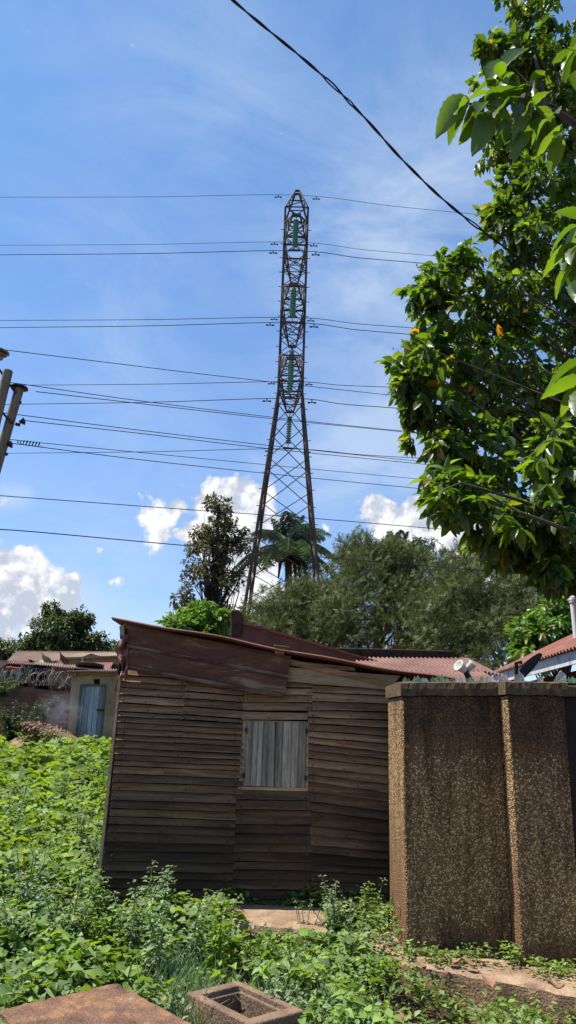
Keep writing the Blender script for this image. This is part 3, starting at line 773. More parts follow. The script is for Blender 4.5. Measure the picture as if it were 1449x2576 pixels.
# ------------------------------------------------------------------ wires
MWI = basic('wire', (.035, .035, .04), rough=.5, bmp=0, metal=.3)
def wire(name, label, cat, P, rad, group=None, dampers=()):
    """P: 3+ world points -> smooth tube"""
    pts = []
    P = [Vector(p) for p in P]
    for i in range(len(P) - 1):
        p0 = P[max(i - 1, 0)]; p1 = P[i]; p2 = P[i + 1]; p3 = P[min(i + 2, len(P) - 1)]
        if i == 0: p0 = p1 * 2 - p2
        if i == len(P) - 2: p3 = p2 * 2 - p1
        for k in range(10):
            t = k / 10
            pts.append(.5 * ((2 * p1) + (p2 - p0) * t + (2 * p0 - 5 * p1 + 4 * p2 - p3) * t * t + (3 * p1 - p0 - 3 * p2 + p3) * t ** 3))
    pts.append(P[-1])
    m = MB(); m.tube(pts, rad, 6); o = m.build(name, MWI); tag(o, label, cat, group)
    for dp in dampers:
        d = MB(); dp = Vector(dp); d.tube([dp + Vector((-.22, 0, -.13)), dp + Vector((-.08, 0, -.13))], .045, 6); d.tube([dp + Vector((.08, 0, -.13)), dp + Vector((.22, 0, -.13))], .045, 6)
        d.bar(dp + Vector((-.2, 0, -.13)), dp + Vector((.2, 0, -.13)), .02); d.bar(dp + Vector((0, 0, .02)), dp + Vector((0, 0, -.15)), .06)
        dd = d.build('vibration_damper', MWI, None); dd.parent = o
    return o
grp = 'high-voltage conductors strung from the lattice pylon'
def cond(label, P0, lpx, rpx, Y, rad=.019, mid=None):
    l = py(*lpx, Y); r_ = py(*rpx, Y)
    far_l = l + (l - P0) * .15; far_r = r_ + (r_ - P0) * .5
    wire('conductor_wire', label, 'power line', [far_l, l, l.lerp(P0, .5) + Vector((0, 0, -.05)), P0, P0.lerp(r_, .5) + Vector((0, 0, -.05)), r_, far_r], rad, grp,
         [P0 + (l - P0).normalized() * 1.15, P0 + (r_ - P0).normalized() * 1.15])
cond('topmost thin earth wire passing over the tip of the pylon', py(748, 491, PD), (0, 496), (1225, 542), PD, .014)
cond('thin wire just above the highest pair of conductors, fixed to the pylon body', py(740, 609, PD - .7), (0, 617), (1095, 644), PD - .7, .013)
cond('upper conductor hanging from the highest near cross arm of the pylon', arms[0, -1], (0, 641), (1060, 662), PD - 3.3)
cond('upper conductor of the middle pair, hung from the highest far cross arm', arms[0, 1], (0, 806), (1065, 827), PD + 3.3)
cond('lower conductor of the middle pair, hung from the middle near cross arm', arms[1, -1], (0, 824), (1065, 844), PD - 3.25)
cond('conductor sloping behind the wooden pole tops, hung from the middle far arm', arms[1, 1], (30, 969), (980, 974), PD + 3.5)
cond('conductor crossing two distribution lines at the left, hung from the lowest near arm', arms[2, -1], (30, 1017), (1000, 1027), PD - 3.3)
cond('lowest conductor of the pylon, hung from the lowest far arm over the bracing', arms[2, 1], (20, 1140), (1095, 1155), PD + 3.6)
g2 = 'distribution lines running from the wooden poles to the right'
PY0, PY1 = 15.7, 27.
def dline(label, pts, rad=.0105, y0=PY0, y1=PY1):
    (u0, _), (u1, _) = pts[0], pts[-1]
    P = []
    for (u, v_) in pts:
        t = (u - u0) / (u1 - u0); P.append(py(u, v_, y0 + (y1 - y0) * t))
    return wire('distribution_wire', label, 'power line', P, rad, g2)
dline('highest distribution wire, leaving the ribbed insulator at the left edge', [(10, 880), (280, 913), (560, 947), (1000, 996), (1500, 1048)])
dline('distribution wire from in front of the left wooden pole, just above the capped pole top', [(-10, 958), (60, 967), (350, 1008), (690, 1050), (990, 1082), (1500, 1130)])
dline('distribution wire leaving the capped top of the right wooden pole', [(90, 985), (350, 1015), (690, 1054), (990, 1084), (1500, 1134)])
dline('upper wire of the pair at the middle of the wooden poles', [(-5, 1037), (60, 1045), (350, 1082), (690, 1122), (1090, 1164), (1500, 1204)])
dline('lower wire of the pair at the middle of the wooden poles', [(62, 1058), (350, 1090), (690, 1130), (1100, 1171), (1500, 1209)])
fw = dline('distribution wire with a curled tail wound round it beside the pole', [(-10, 1101), (40, 1107), (165, 1120), (690, 1171), (1065, 1206), (1500, 1246)], .009)
m = MB(); pts = []
for k in range(90):
    t = k / 89; u = 42 + 62 * t; v_ = 1107.5 + 8.5 * t; p = py(u, v_, PY0 + .1); a = t * 8 * 2 * math.pi
    rr_ = .012 + .04 * min(1, t * 3); pts.append(p + Vector((.02 * math.sin(a), rr_ * math.cos(a), rr_ * math.sin(a) - .03)))
m.tube(pts, .009, 5); cl = m.build('curled_tail', MWI); cl.parent = fw
dline('distribution wire from the lowest insulator on the right wooden pole', [(28, 1115), (350, 1156), (690, 1193), (1055, 1229), (1500, 1272)])
dline('lone wire crossing the top of the sparse tall tree and the palm', [(-10, 1246), (460, 1281), (800, 1305), (1110, 1331), (1500, 1360)], .011, 18, 24)
dline('lowest wire, crossing the feathery trees under the pylon', [(-10, 1331), (100, 1339), (440, 1370), (850, 1405), (1270, 1440), (1500, 1459)], .011, 14, 22)

# twisted service cable near the camera
P = [(560, -30, 4.6), (585, 0, 4.65), (690, 88, 4.8), (800, 180, 5.0), (905, 283, 5.2), (1020, 410, 5.45), (1130, 515, 5.7), (1240, 600, 5.95), (1330, 668, 6.2), (1440, 750, 6.5), (1520, 812, 6.8)]
P = [py(u, v_, y * math.cos(0)) for u, v_, y in P]
pts = []
for i in range(len(P) - 1):
    p0 = P[max(i - 1, 0)]; p1 = P[i]; p2 = P[i + 1]; p3 = P[min(i + 2, len(P) - 1)]
    for k in range(14):
        t = k / 14; pts.append(.5 * ((2 * p1) + (p2 - p0) * t + (2 * p0 - 5 * p1 + 4 * p2 - p3) * t * t + (3 * p1 - p0 - 3 * p2 + p3) * t ** 3))
MCB = basic('cable_rubber', (.03, .022, .022), rough=.6, bmp=0)
m = MB(); ln = 0; A_ = []; B_ = []
for i, p in enumerate(pts):
    d = (pts[min(i + 1, len(pts) - 1)] - pts[max(i - 1, 0)]).normalized(); x = d.orthogonal().normalized(); y = d.cross(x)
    if i: ln += (p - pts[i - 1]).length
    a = ln / .5 * 2 * math.pi; o = (x * math.cos(a) + y * math.sin(a)) * .0062
    if 44 < i < 54 or 88 < i < 95: o = o * 1.8
    A_.append(p + o); B_.append(p - o)
m.tube(A_, .0072, 6); m.tube(B_, .006, 6)
tag(m.build('service_cable', MCB, smooth=True), 'thick black twisted service cable sweeping down across the sky into the right-hand tree', 'cable')

# ------------------------------------------------------------------ wooden pole pair at left edge
MPO = wood('pole_wood', (.27, .215, .16), (.18, .14, .10), (.09, .07, .05), 'Z', 0)
tp = thing('twin_utility_pole', 'pair of braced grey wooden utility poles leaning at the left edge of the sky', 'utility pole', (py(-90, 1500, PY0).x, PY0, gh(-8, PY0)))
def pole(top, mid, Y, r0):
    a = py(*top, Y); b = py(*mid, Y); d = (b - a).normalized(); L = (a.z - gh(-6, Y)) / -d.z
    m = MB(); m.tube([a, a + d * .02] + [a + d * L * t for t in (.15, .3, .6, 1)], [r0 * .92, r0, r0 * 1.04, r0 * 1.08, r0 * 1.15, r0 * 1.25], 14); return m.build('pole', MPO, tp, smooth=False), a, d
_, pa, da = pole((21, 932), (-8, 1050), PY0 - .2, .105)
_, pb2, db = pole((49, 977), (0, 1146), PY0, .105)
m = MB(); m.lathe(pb2 + Vector((0, 0, .02)), [(.03, .05), (.19, .01), (.2, -.02), (.16, -.03)], (0.05, 0, 1), 18); m.build('pole_cap', MWI, tp)
MIRON = basic('black_iron', (.05, .035, .03), rough=.7, bmp=0)
for a, b in (((-22, 900), (40, 990)), ((-20, 1010), (30, 1064))):
    m = MB(); m.bar(py(*a, PY0 - .1), py(*b, PY0 - .1), .08, .05); m.build('brace', MIRON, tp)
MPOR = basic('porcelain', (.35, .27, .2), (.12, .09, .07), 5, .4, 0)
def insul(u, v_, s=1, axis=(.1, 0, 1)):
    m = MB(); m.lathe(py(u, v_, PY0), [(.03, -.22 * s), (.09 * s, -.2 * s), (.10 * s, -.16 * s), (.05 * s, -.13 * s), (.14 * s, -.1 * s), (.15 * s, -.07 * s), (.06 * s, -.04 * s), (.19 * s, -.02 * s), (.18 * s, .02 * s), (.05 * s, .06 * s), (.02, .07 * s)], axis, 16); m.build('insulator', MPOR if s > .8 else MIRON, tp)
insul(4, 884, 1.0, (.25, 0, 1)); 
for (u, v_) in ((60, 1060), (28, 1118)): insul(u, v_, .45, (1, 0, .2))
for (u, v_) in ((16, 1142), (50, 1012), (53, 990), (47, 1068)):
    m = MB(); m.bar(py(u - 8, v_ - 1, PY0), py(u + 3, v_ + 1, PY0), .05, .06); m.build('bolt', MIRON, tp)

# ------------------------------------------------------------------ tree helpers
MBARK = basic('bark', (.12, .09, .065), (.05, .038, .028), 5, .95, .8, .02)
MBARKD = basic('dark_bark', (.055, .042, .032), (.028, .02, .016), 5, .95, .6, .02)
def limbs(m, root, top, r0, r1, targets, rg, rb=.35, seg=7):
    """trunk root->top and branches reaching for targets"""
    root = Vector(root); top = Vector(top); n = 7; tr = []
    for i in range(n + 1):
        t = i / n; p = root.lerp(top, t); p += Vector((rg.uniform(-1, 1), rg.uniform(-1, 1), 0)) * (r0 * .5 * math.sin(t * math.pi)); tr.append(p)
    m.tube(tr, [r0 + (r1 - r0) * i / n for i in range(n + 1)], seg + 2)
    for tg in targets:
        tg = Vector(tg)
        zt_ = min(max((tg.z - root.z) / max(top.z - root.z, .01) - rg.uniform(.12, .35), .15), .97)
        i = int(zt_ * n); s = tr[i]; d = tg - s
        mid = s + d * .5 + Vector((rg.uniform(-1, 1), rg.uniform(-1, 1), rg.uniform(-.2, 1))) * d.length * .1
        rs = (r0 + (r1 - r0) * zt_) * rb
        q = [s, s.lerp(mid, .5) + Vector((0, 0, d.length * .03)), mid, mid.lerp(tg, .5) + Vector((rg.uniform(-1, 1), rg.uniform(-1, 1), 0)) * d.length * .04, tg]
        m.tube(q, [rs, rs * .8, rs * .6, rs * .4, rs * .15], seg - 2)
def blobs_px(lst):
    """(u,v,Y,ru,rv,ry)->centre + radii in metres"""
    out = []
    for (u, v_, Y, ru, rv, ry) in lst:
        c = py(u, v_, Y); dd = (c - CP); dep = dd.dot(CR @ Vector((0, 0, -1)))
        out.append((npv(c), np.array([ru * dep / FPX, ry, rv * dep / FPX])))
    return out
def blob_pts(blobs, dens, shell=.55, rng=RNG):
    """random points in blobs, pushed toward surface; returns pos and outward dirs"""
    P = []; Dd = []
    for c, r in blobs:
        n = int(dens * (r[0] * r[2] + r[0] * r[1] + r[1] * r[2])) + 5
        d = rdir(n, rng=rng); k = shell + (1 - shell) * rng.random(n) ** .6; k = k * (1 + .10 * rng.standard_normal(n))
        P.append(c + d * r * k[:, None]); Dd.append(unit(d / r))
    return np.concatenate(P), np.concatenate(Dd)
def clustered(blobs, nclus_d, per, rad, shell=.5, rng=RNG):
    """twig tips (clusters) then leaves around each"""
    cp_, cd_ = blob_pts(blobs, nclus_d, shell, rng)
    n = len(cp_); idx = np.repeat(np.arange(n), per)
    off = rdir(len(idx), rng=rng) * (rad * rng.random(len(idx)) ** .5)[:, None]
    return cp_[idx] + off, unit(cd_[idx] + .9 * rdir(len(idx), rng=rng)), cp_, cd_

# --- feathery olive trees under the pylon
MJ = leafmat('juniper_green', [(0, (.075, .095, .042)), (.5, (.115, .135, .058)), (1, (.17, .185, .085))], .15, .8, .1, tcol=(1.3, 1.4, .6))
_nt = MJ.node_tree; _n = [n_ for n_ in _nt.nodes if n_.type == 'TEX_NOISE'][0]; _n.inputs['Scale'].default_value = 2.6
_r = [n_ for n_ in _nt.nodes if n_.type == 'VALTORGB'][1]; _r.color_ramp.elements[0].color = (.5, .52, .5, 1); _r.color_ramp.elements[1].color = (1.7, 1.6, 1.45, 1)
_m = [n_ for n_ in _nt.nodes if n_.type == 'MIX'][0]; _m.inputs[0].default_value = .9
TS = [tmpl_spray(10, s) for s in (1, 2, 3)]
def feather(name, label, blobs, base, seed, dens=78, size=.42, mat=MJ, group='feathery evergreen trees behind the houses'):
    rng = np.random.default_rng(seed); rg = random.Random(seed)
    bb = blobs_px(blobs); c0 = npv(Vector(base))
    t = thing(name, label, 'tree', base, group)
    # secondary lumps make the outline uneven
    sub = []
    for c, r in bb:
        for k in range(int(16 + 10 * r[0])):
            d = rdir(1, -.6, 1, rng)[0]; s = rng.uniform(.12, .36)
            sub.append((c + d * r * rng.uniform(.45, 1.08), r.min() * s * np.array([1.1, 1.1, .9]) + .12))
    P, Dd = blob_pts(sub, dens, .7, rng)
    n = len(P); ax = unit(Dd * .8 + UPV * .2 + .9 * rdir(n, rng=rng)); L = rng.uniform(.55, 1.25, n) * size
    parts = []
    for k in range(3):
        s = slice(k, None, 3); parts.append(place(TS[k], P[s], ax[s], rdir(len(P[s]), rng=rng), L[s], L[s] * .95))
    V, F = merge(parts); mesh_np('crown', V, F, mat, t)
    m = MB(); tgt = [Vector(c) + Vector((rg.uniform(-.6, .6) * r[0], rg.uniform(-.6, .6) * r[1], rg.uniform(-.3, .6) * r[2])) for c, r in bb for _ in range(3)]
    top = max(bb, key=lambda b: b[0][2]); tt = Vector(top[0]) + Vector((0, 0, top[1][2] * .7))
    limbs(m, base, tt, .28, .05, tgt, rg); m.build('trunk', MBARKD, t)
    return t
def gb(u, Y): p = py(u, 1700, Y); return (p.x, Y, gh(p.x, Y) - .1)
feather('feathery_tree', 'feathery olive evergreen tree in front of the pylon feet', [(740, 1562, 26, 98, 76, 2.0), (680, 1600, 25.5, 70, 90, 1.8), (810, 1590, 25.5, 85, 95, 2), (772, 1502, 26.5, 36, 36, 1.2), (840, 1520, 26.5, 42, 50, 1.4)], gb(740, 26), 21)
feather('feathery_tree', 'tallest feathery evergreen tree, left of the second palm', [(930, 1450, 28, 85, 85, 2.2), (960, 1540, 27, 110, 100, 2.4), (900, 1400, 28.5, 40, 38, 1.3), (975, 1400, 28.5, 50, 40, 1.5), (900, 1610, 26.5, 80, 70, 1.8), (1040, 1480, 28, 55, 70, 1.5)], gb(930, 28), 22)
feather('feathery_tree', 'greyish feathery evergreen tree with an airy pointed top above the satellite dish', [(1150, 1520, 25, 95, 105, 2.2), (1165, 1450, 25.5, 50, 65, 1.4), (1080, 1570, 24.5, 75, 90, 1.8), (1130, 1620, 24, 90, 70, 1.8), (1195, 1410, 26, 30, 35, .9)], gb(1150, 25), 23, 62, .44)
feather('feathery_tree', 'feathery evergreen tree under the big leafy tree at right', [(1260, 1540, 24, 85, 85, 2), (1230, 1610, 23.5, 80, 75, 1.8), (1310, 1500, 24.5, 60, 60, 1.6), (1180, 1670, 23, 70, 40, 1.5), (1330, 1580, 24, 60, 80, 1.6)], gb(1260, 24), 24)

# --- generic leafy clump tree
def leafy(name, label, blobs, base, seed, mat, clus, per, crad, leaf, T=T_SMALL, shell=.5, group=None, r0=.22, trmat=None, ntg=4, lumps=True, rbr=.35):
    rng = np.random.default_rng(seed); rg = random.Random(seed); bb = blobs_px(blobs)
    t = thing(name, label, 'tree', base, group)
    src = bb
    if lumps:
        src = []
        for c, r in bb:
            for k in range(int(8 + 5 * r[0])):
                d = rdir(1, -.7, 1, rng)[0]; s = rng.uniform(.2, .42); src.append((c + d * r * rng.uniform(.4, .95), r.min() * s * np.ones(3) + .1))
    P, ax, cp_, _ = clustered(src, clus, per, crad, shell, rng)
    n = len(P); ax = unit(ax + np.array([0, 0, -.15])); L = rng.uniform(.7, 1.25, n) * leaf
    V, F = place(T, P, ax, UPV + .7 * rdir(n, rng=rng), L); mesh_np('crown', V, [F], mat, t)
    m = MB(); idx = rng.choice(len(cp_), min(len(cp_), ntg * len(bb) * 3), replace=False)
    tgt = [Vector(cp_[i]) for i in idx]
    top = max(bb, key=lambda b: b[0][2]); limbs(m, base, Vector(top[0]) + Vector((0, 0, top[1][2] * .6)), r0, r0 * .15, tgt, rg, rbr); m.build('trunk', trmat or MBARKD, t)
    return t
MDL = leafmat('dull_broadleaf', [(0, (.06, .062, .026)), (.5, (.10, .098, .042)), (.8, (.16, .13, .06)), (1, (.26, .23, .12))], .2, .55, .3)
leafy('tall_tree', 'tall sparse tree with brownish leaf clumps left of the pylon', [(548, 1290, 33, 42, 38, 1.0), (545, 1340, 33, 62, 40, 1.4), (520, 1390, 33, 75, 42, 1.6), (585, 1390, 33, 55, 45, 1.4), (500, 1450, 33, 62, 45, 1.6), (560, 1460, 33, 50, 50, 1.4), (465, 1515, 33, 42, 42, 1.4), (530, 1530, 33, 60, 50, 1.5), (590, 1350, 33, 35, 40, 1.0), (560, 1590, 33, 80, 40, 1.5)],
      gb(535, 33), 31, MDL, 13, 10, .16, .15, shell=.2, r0=.3, ntg=5, rbr=.28)
MDL2 = leafmat('green_broadleaf', [(0, (.035, .055, .02)), (.6, (.065, .095, .032)), (1, (.13, .15, .06))], .25, .5, .4)
leafy('broadleaf_tree', 'rounded green tree behind the tin roofs at left', [(110, 1600, 46, 42, 45, 2.0), (160, 1580, 46, 55, 55, 2.2), (210, 1600, 46, 45, 55, 2.2), (205, 1562, 46, 20, 25, 1), (145, 1555, 46, 18, 18, .8), (70, 1625, 46, 30, 25, 1.5), (245, 1625, 46, 28, 32, 1.4), (160, 1640, 46, 90, 40, 2)],
      gb(160, 46), 32, MDL2, 13, 11, .28, .24, shell=.3, r0=.35)
leafy('broadleaf_tree', 'low green tree at the left edge behind the roofs', [(5, 1635, 50, 38, 30, 1.6), (-40, 1640, 50, 40, 40, 1.6), (25, 1650, 50, 22, 22, 1)], gb(0, 50), 33, MDL2, 12, 10, .3, .24, shell=.4, r0=.3)
leafy('broadleaf_tree', 'small green tree showing between the tin roofs and the hut', [(285, 1640, 48, 18, 24, 1.4), (310, 1640, 48, 30, 22, 1.4)], gb(290, 48), 34, MDL2, 12, 10, .3, .24, shell=.4, r0=.25)
MFR = leafmat('fresh_green', [(0, (.06, .13, .028)), (.6, (.12, .215, .04)), (1, (.19, .29, .06))], .36, .45, .5)
leafy('young_tree', 'small bright green young tree behind the hut roof', [(500, 1555, 15, 45, 30, .55), (545, 1565, 15, 20, 22, .4), (455, 1580, 15, 30, 22, .5), (480, 1600, 15, 60, 22, .5)], gb(500, 15), 35, MFR, 45, 8, .10, .17, T_OVAL, .5, r0=.07)
MPL = leafmat('plumeria_green', [(0, (.07, .15, .03)), (.6, (.12, .22, .05)), (.93, (.18, .28, .07)), (1, (.35, .16, .03))], .35, .4, .5)
leafy('frangipani_tree', 'light green frangipani-like tree above the right-hand rusty roof', [(1400, 1560, 16, 50, 50, .9), (1345, 1600, 15.5, 36, 38, .7), (1440, 1500, 16.5, 60, 55, 1), (1350, 1640, 15.5, 40, 30, .7), (1430, 1610, 16, 60, 50, .9)], gb(1400, 16), 36, MPL, 30, 9, .14, .24, T_OVAL, .3, r0=.14, trmat=MBARK)
# flat-topped tree behind
MUM = leafmat('umbrella_green', [(0, (.04, .07, .02)), (.6, (.08, .12, .035)), (1, (.12, .17, .06))], .25, .5, .3)
leafy('flat_topped_tree', 'dark flat-topped tree behind the feathery trees, right of the second palm', [(1060, 1372, 36, 48, 12, 1.5), (1100, 1405, 36, 55, 12, 1.5), (1040, 1395, 36, 50, 14, 1.5), (1140, 1425, 36, 40, 12, 1.5), (860, 1425, 36, 45, 30, 1.3), (1060, 1450, 36, 90, 35, 2)], gb(1060, 36), 37, MUM, 28, 9, .16, .13, r0=.25, lumps=False)

# --- palms
MPALM = leafmat('palm_green', [(0, (.04, .075, .04)), (.6, (.07, .12, .065)), (1, (.16, .22, .14))], .15, .4, .5)
def palm(label, crown, base, seed, fl, nf, group='royal palms beyond the houses'):
    rng = np.random.default_rng(seed); t = thing('palm_tree', label, 'palm', base, group)
    C0 = np.array(crown); parts = []; mm = MB()
    for k in range(nf):
        az = k * 2.399 + rng.uniform(-.2, .2); el = R(rng.uniform(2, 76)) if k > 2 else R(78)
        d = np.array([math.cos(az) * math.cos(el), math.sin(az) * math.cos(el), math.sin(el)]); L = fl * rng.uniform(.85, 1.1)
        n = 34; ts = np.linspace(0, 1, n); g_ = 1.55 - .75 * math.sin(el)
        pts = C0 + d * (ts * L)[:, None] - np.array([0, 0, 1]) * (g_ * L * .55 * ts ** 2.1)[:, None]
        mm.tube([Vector(p) for p in pts[::3]], [.05 * (1 - i / 13) + .008 for i in range(len(pts[::3]))], 5)
        tan = np.gradient(pts, axis=0); tan = unit(tan); side = unit(np.cross(tan, UPV + .01))
        for s in (-1, 1):
            for rep in range(2):
                P = pts[3:] + tan[3:] * (rep * L / n / 2); ll = fl * .22 * np.sin(np.clip(ts[3:], .08, .97) * math.pi) ** .5
                ax = unit(side[3:] * s + tan[3:] * .55 + rdir(len(P), rng=rng) * .22 - UPV * (.55 + .6 * rng.random((len(P), 1))))
                parts.append(place(T_BLADE, P, ax, np.broadcast_to(tan[3:], P.shape) + .2 * rdir(len(P), rng=rng), ll, np.full(len(P), fl * .95)))
    V, F = merge(parts); mesh_np('fronds', V, F, MPALM, t); mm.build('frond_stems', MPALM, t)
    m = MB(); b = Vector(base); c = Vector(crown)
    m.tube([b, b.lerp(c, .5), b.lerp(c, .8), c + Vector((0, 0, -1.6)), c + Vector((0, 0, -.3)), c + Vector((0, 0, .2))], [.32, .26, .24, .22, .16, .08], 12); m.build('trunk', MBARK, t)
    m = MB(); 
    for k in range(7):
        a = k * .9; m.tube([c + Vector((0, 0, -.6)), c + Vector((.6 * math.cos(a), .6 * math.sin(a), -.9)), c + Vector((.7 * math.cos(a), .7 * math.sin(a), -1.9))], [.08, .13, .05], 6)
    m.build('dead_fronds', MBARKD, t)
    return t
c = py(728, 1378, 45); palm('large dark palm seen through the legs of the pylon', tuple(c), (c.x, 45, gh(c.x, 45)), 41, 3.9, 32)
c = py(1005, 1392, 40); palm('smaller palm peeping over the tallest feathery tree', tuple(c), (c.x, 40, gh(c.x, 40)), 42, 2.5, 22)

# --- big broadleaf tree at right
MAV = leafmat('glossy_broadleaf', [(0, (.035, .075, .02)), (.45, (.055, .105, .025)), (.8, (.085, .145, .03)), (.985, (.14, .20, .03)), (.99, (.30, .20, .02)), (1, (.28, .12, .02))], .5, .42, .5, tcol=(2.6, 2.4, .35))
rng = np.random.default_rng(55); rg = random.Random(55)
MAV2 = leafmat('near_broadleaf', [(0, (.045, .085, .02)), (.5, (.075, .13, .028)), (1, (.11, .17, .035))], .5, .36, .55, tcol=(2.3, 2.3, .3))
big_blobs = [(1090, 740, 8.2, 60, 70, .5), (1130, 690, 8.4, 70, 60, .5), (1060, 950, 8.0, 85, 80, .6), (1030, 1000, 8.0, 50, 60, .4), (1120, 860, 8.4, 90, 90, .7), (1120, 1060, 8.2, 90, 95, .7), (1180, 960, 8.6, 110, 120, .8),
             (1130, 1130, 7.8, 60, 50, .5), (1120, 1240, 7.2, 62, 60, .5), (1170, 1290, 7.2, 75, 65, .6), (1200, 1180, 8, 100, 100, .7), (1260, 1340, 7.4, 90, 70, .7), (1230, 720, 8.6, 90, 90, .7), (1250, 820, 9, 120, 120, .9),
             (1290, 610, 8.8, 70, 80, .6), (1250, 540, 8.8, 34, 30, .3), (1320, 480, 9, 80, 90, .7), (1290, 380, 9.2, 70, 60, .6), (1340, 300, 9.2, 90, 90, .7), (1240, 150, 9, 48, 60, .45), (1300, 210, 9.2, 80, 90, .7), (1330, 60, 9.4, 70, 80, .7),
             (1400, 150, 9.5, 110, 120, .9), (1300, 1000, 9, 130, 130, 1.0), (1330, 1150, 8.6, 130, 120, .9), (1360, 1280, 8, 110, 110, .8), (1400, 900, 9.4, 130, 140, 1), (1380, 700, 9.4, 120, 130, 1), (1420, 480, 9.6, 120, 150, 1), (1420, 320, 9.6, 120, 150, 1),
             (1350, 1390, 7.8, 90, 48, .6), (1430, 1400, 8, 90, 60, .8), (1500, 1200, 8.6, 150, 200, 1.1), (1520, 900, 9, 150, 200, 1.2), (1530, 600, 9.4, 160, 220, 1.2), (1540, 250, 9.8, 160, 240, 1.2), (1400, 1320, 7, 80, 60, .5), (1390, 1130, 7, 70, 60, .5),
             (1440, 1200, 7, 60, 70, .5), (1380, -60, 9.6, 110, 90, .9), (1440, 1440, 7.6, 70, 30, .5), (1300, 1385, 7.6, 60, 40, .4), (1390, 1430, 7.4, 50, 28, .4)]
bb = blobs_px(big_blobs)
base = Vector((6.2, 8.6, gh(6.2, 8.6) - .1))
t = thing('broadleaf_tree', 'huge glossy-leaved tree filling the right side with backlit bright green leaves', 'tree', base)
sub = []
for c, r in bb:
    for k in range(8):
        d = rdir(1, -1, 1, rng)[0]; sub.append((c + d * r * rng.uniform(.3, .9), r.min() * rng.uniform(.3, .5) * np.ones(3) + .05))
tw, twd = blob_pts(sub, 24, .3, rng)
per = 8; idx = np.repeat(np.arange(len(tw)), per); n = len(idx)
ax = unit(twd[idx] * .7 + rdir(n, rng=rng) * .9 + np.array([0, 0, -.55])); P = tw[idx] + rdir(n, rng=rng) * .045
L = rng.uniform(.09, .21, n)
V1 = place(T_OVAL, P, ax, UPV * .9 + .75 * rdir(n, rng=rng), L, L * rng.uniform(.85, 1.15, n))
parts = [V1]
# near branch with large leaves, upper right, and bright leaves at the frame edge
def rosette(u, v_, Y, k, size, spread=1.0, dirs=None):
    c = npv(py(u, v_, Y)); d = rdir(k, -.7, .35, rng) if dirs is None else dirs
    Lr_ = rng.uniform(.75, 1.15, k) * size; P = c + d * .02
    parts.append(place(T_BIG, P, unit(d + np.array([0, 0, -.3])), UPV + .35 * rdir(k, rng=rng), Lr_, Lr_ * 1.05))
for (u, v_, Y, k, s) in ((1180, 262, 4.2, 4, .23), (1215, 262, 4.2, 6, .22), (1262, 205, 4.2, 5, .2), (1240, 235, 4.3, 6, .18), (1290, 260, 4.1, 6, .22), (1330, 215, 4.2, 6, .2), (1345, 270, 4.0, 7, .22), (1300, 180, 4.2, 5, .18), (1385, 300, 3.9, 7, .2), (1420, 335, 3.8, 7, .2),
                          (1460, 560, 3.2, 5, .22), (1465, 610, 3.2, 6, .22), (1450, 660, 3.2, 5, .20), (1475, 700, 3.1, 6, .22), (1485, 905, 2.9, 5, .24), (1500, 960, 2.8, 6, .24), (1470, 60, 4, 7, .22), (1450, 130, 4, 7, .2),
                          (1390, 1110, 6.2, 9, .2), (1350, 1160, 6.2, 8, .2), (1420, 1180, 6.2, 9, .2), (1370, 1220, 6.2, 9, .2), (1120, 1230, 6.8, 9, .2), (1160, 1245, 6.8, 9, .2), (1200, 1255, 6.7, 9, .2), (1100, 1260, 6.8, 8, .2), (1260, 1300, 6.6, 9, .2), (1300, 1330, 6.5, 9, .2)):
    rosette(u, v_, Y, k, s)
def oneleaf(u0, v0, u1, v1, Y, Y1, nrm):
    a = npv(py(u0, v0, Y)); b = npv(py(u1, v1, Y1)); d = b - a; L_ = np.linalg.norm(d)
    parts.append(place(T_BIG, a[None], d[None], np.array([nrm], float), np.array([L_]), np.array([L_])))
for q in ((1172, 240, 1104, 316, 4.2, 4.15, (.3, -1, .6)), (1205, 258, 1175, 348, 4.2, 4.2, (.6, -1, .2)), (1240, 285, 1200, 358, 4.2, 4.1, (.2, -1, .5)), (1262, 150, 1225, 190, 4.3, 4.2, (0, -.6, 1)), (1325, 125, 1252, 150, 4.2, 4.1, (0, -.8, .8)),
          (1275, 300, 1260, 365, 4.2, 4.2, (.4, -1, .2)), (1330, 225, 1245, 215, 4.2, 4.1, (0, -.7, .8)), (1310, 330, 1290, 395, 4.1, 4.1, (-.4, -1, .2))): oneleaf(*q)
V, F = merge(parts[:1]); mesh_np('crown', V, F, MAV, t, smooth=True)
V, F = merge(parts[1:]); mesh_np('near_leaves', V, F, MAV2, t, smooth=True)
m = MB(); tgt = [Vector(tw[i]) for i in rng.choice(len(tw), 130, replace=False)]
limbs(m, base, Vector((6.4, 9.3, 12.5)), .34, .12, tgt, rg, .11, 8)
hub = Vector((5.6, 8.6, 4.2))
for q in (((1500, 350, 4.6), (1420, 290, 4.2), (1370, 270, 4.1), (1330, 235, 4.15), (1260, 262, 4.2), (1180, 262, 4.2)), ((1520, 760, 3.6), (1490, 700, 3.2), (1465, 610, 3.2)), ((1540, 980, 3.2), (1500, 930, 2.9)), ((1370, 270, 4.1), (1355, 180, 4.15), (1345, 140, 4.2)), ((1400, 1290, 6.9), (1280, 1250, 6.8), (1160, 1215, 6.8), (1110, 1235, 6.8)), ((1420, 1330, 6.6), (1310, 1290, 6.6), (1230, 1245, 6.7))):
    pp = [py(*x) for x in q]; m.tube(pp, [.018 * (1 - .7 * i / (len(pp) - 1)) + .003 for i in range(len(pp))], 6)
for q in ((1500, 350, 4.6), (1520, 760, 3.6), (1540, 980, 3.2), (1400, 1290, 6.9), (1420, 1330, 6.6)):
    p = py(*q); bz = Vector((6.3, 8.9, max(5, p.z + 1))); m.tube([bz, Vector((p.x + 1.4, p.y + .8, p.z + .5)), p], [.07, .03, .018], 7)
m.build('trunk', MBARK, t)
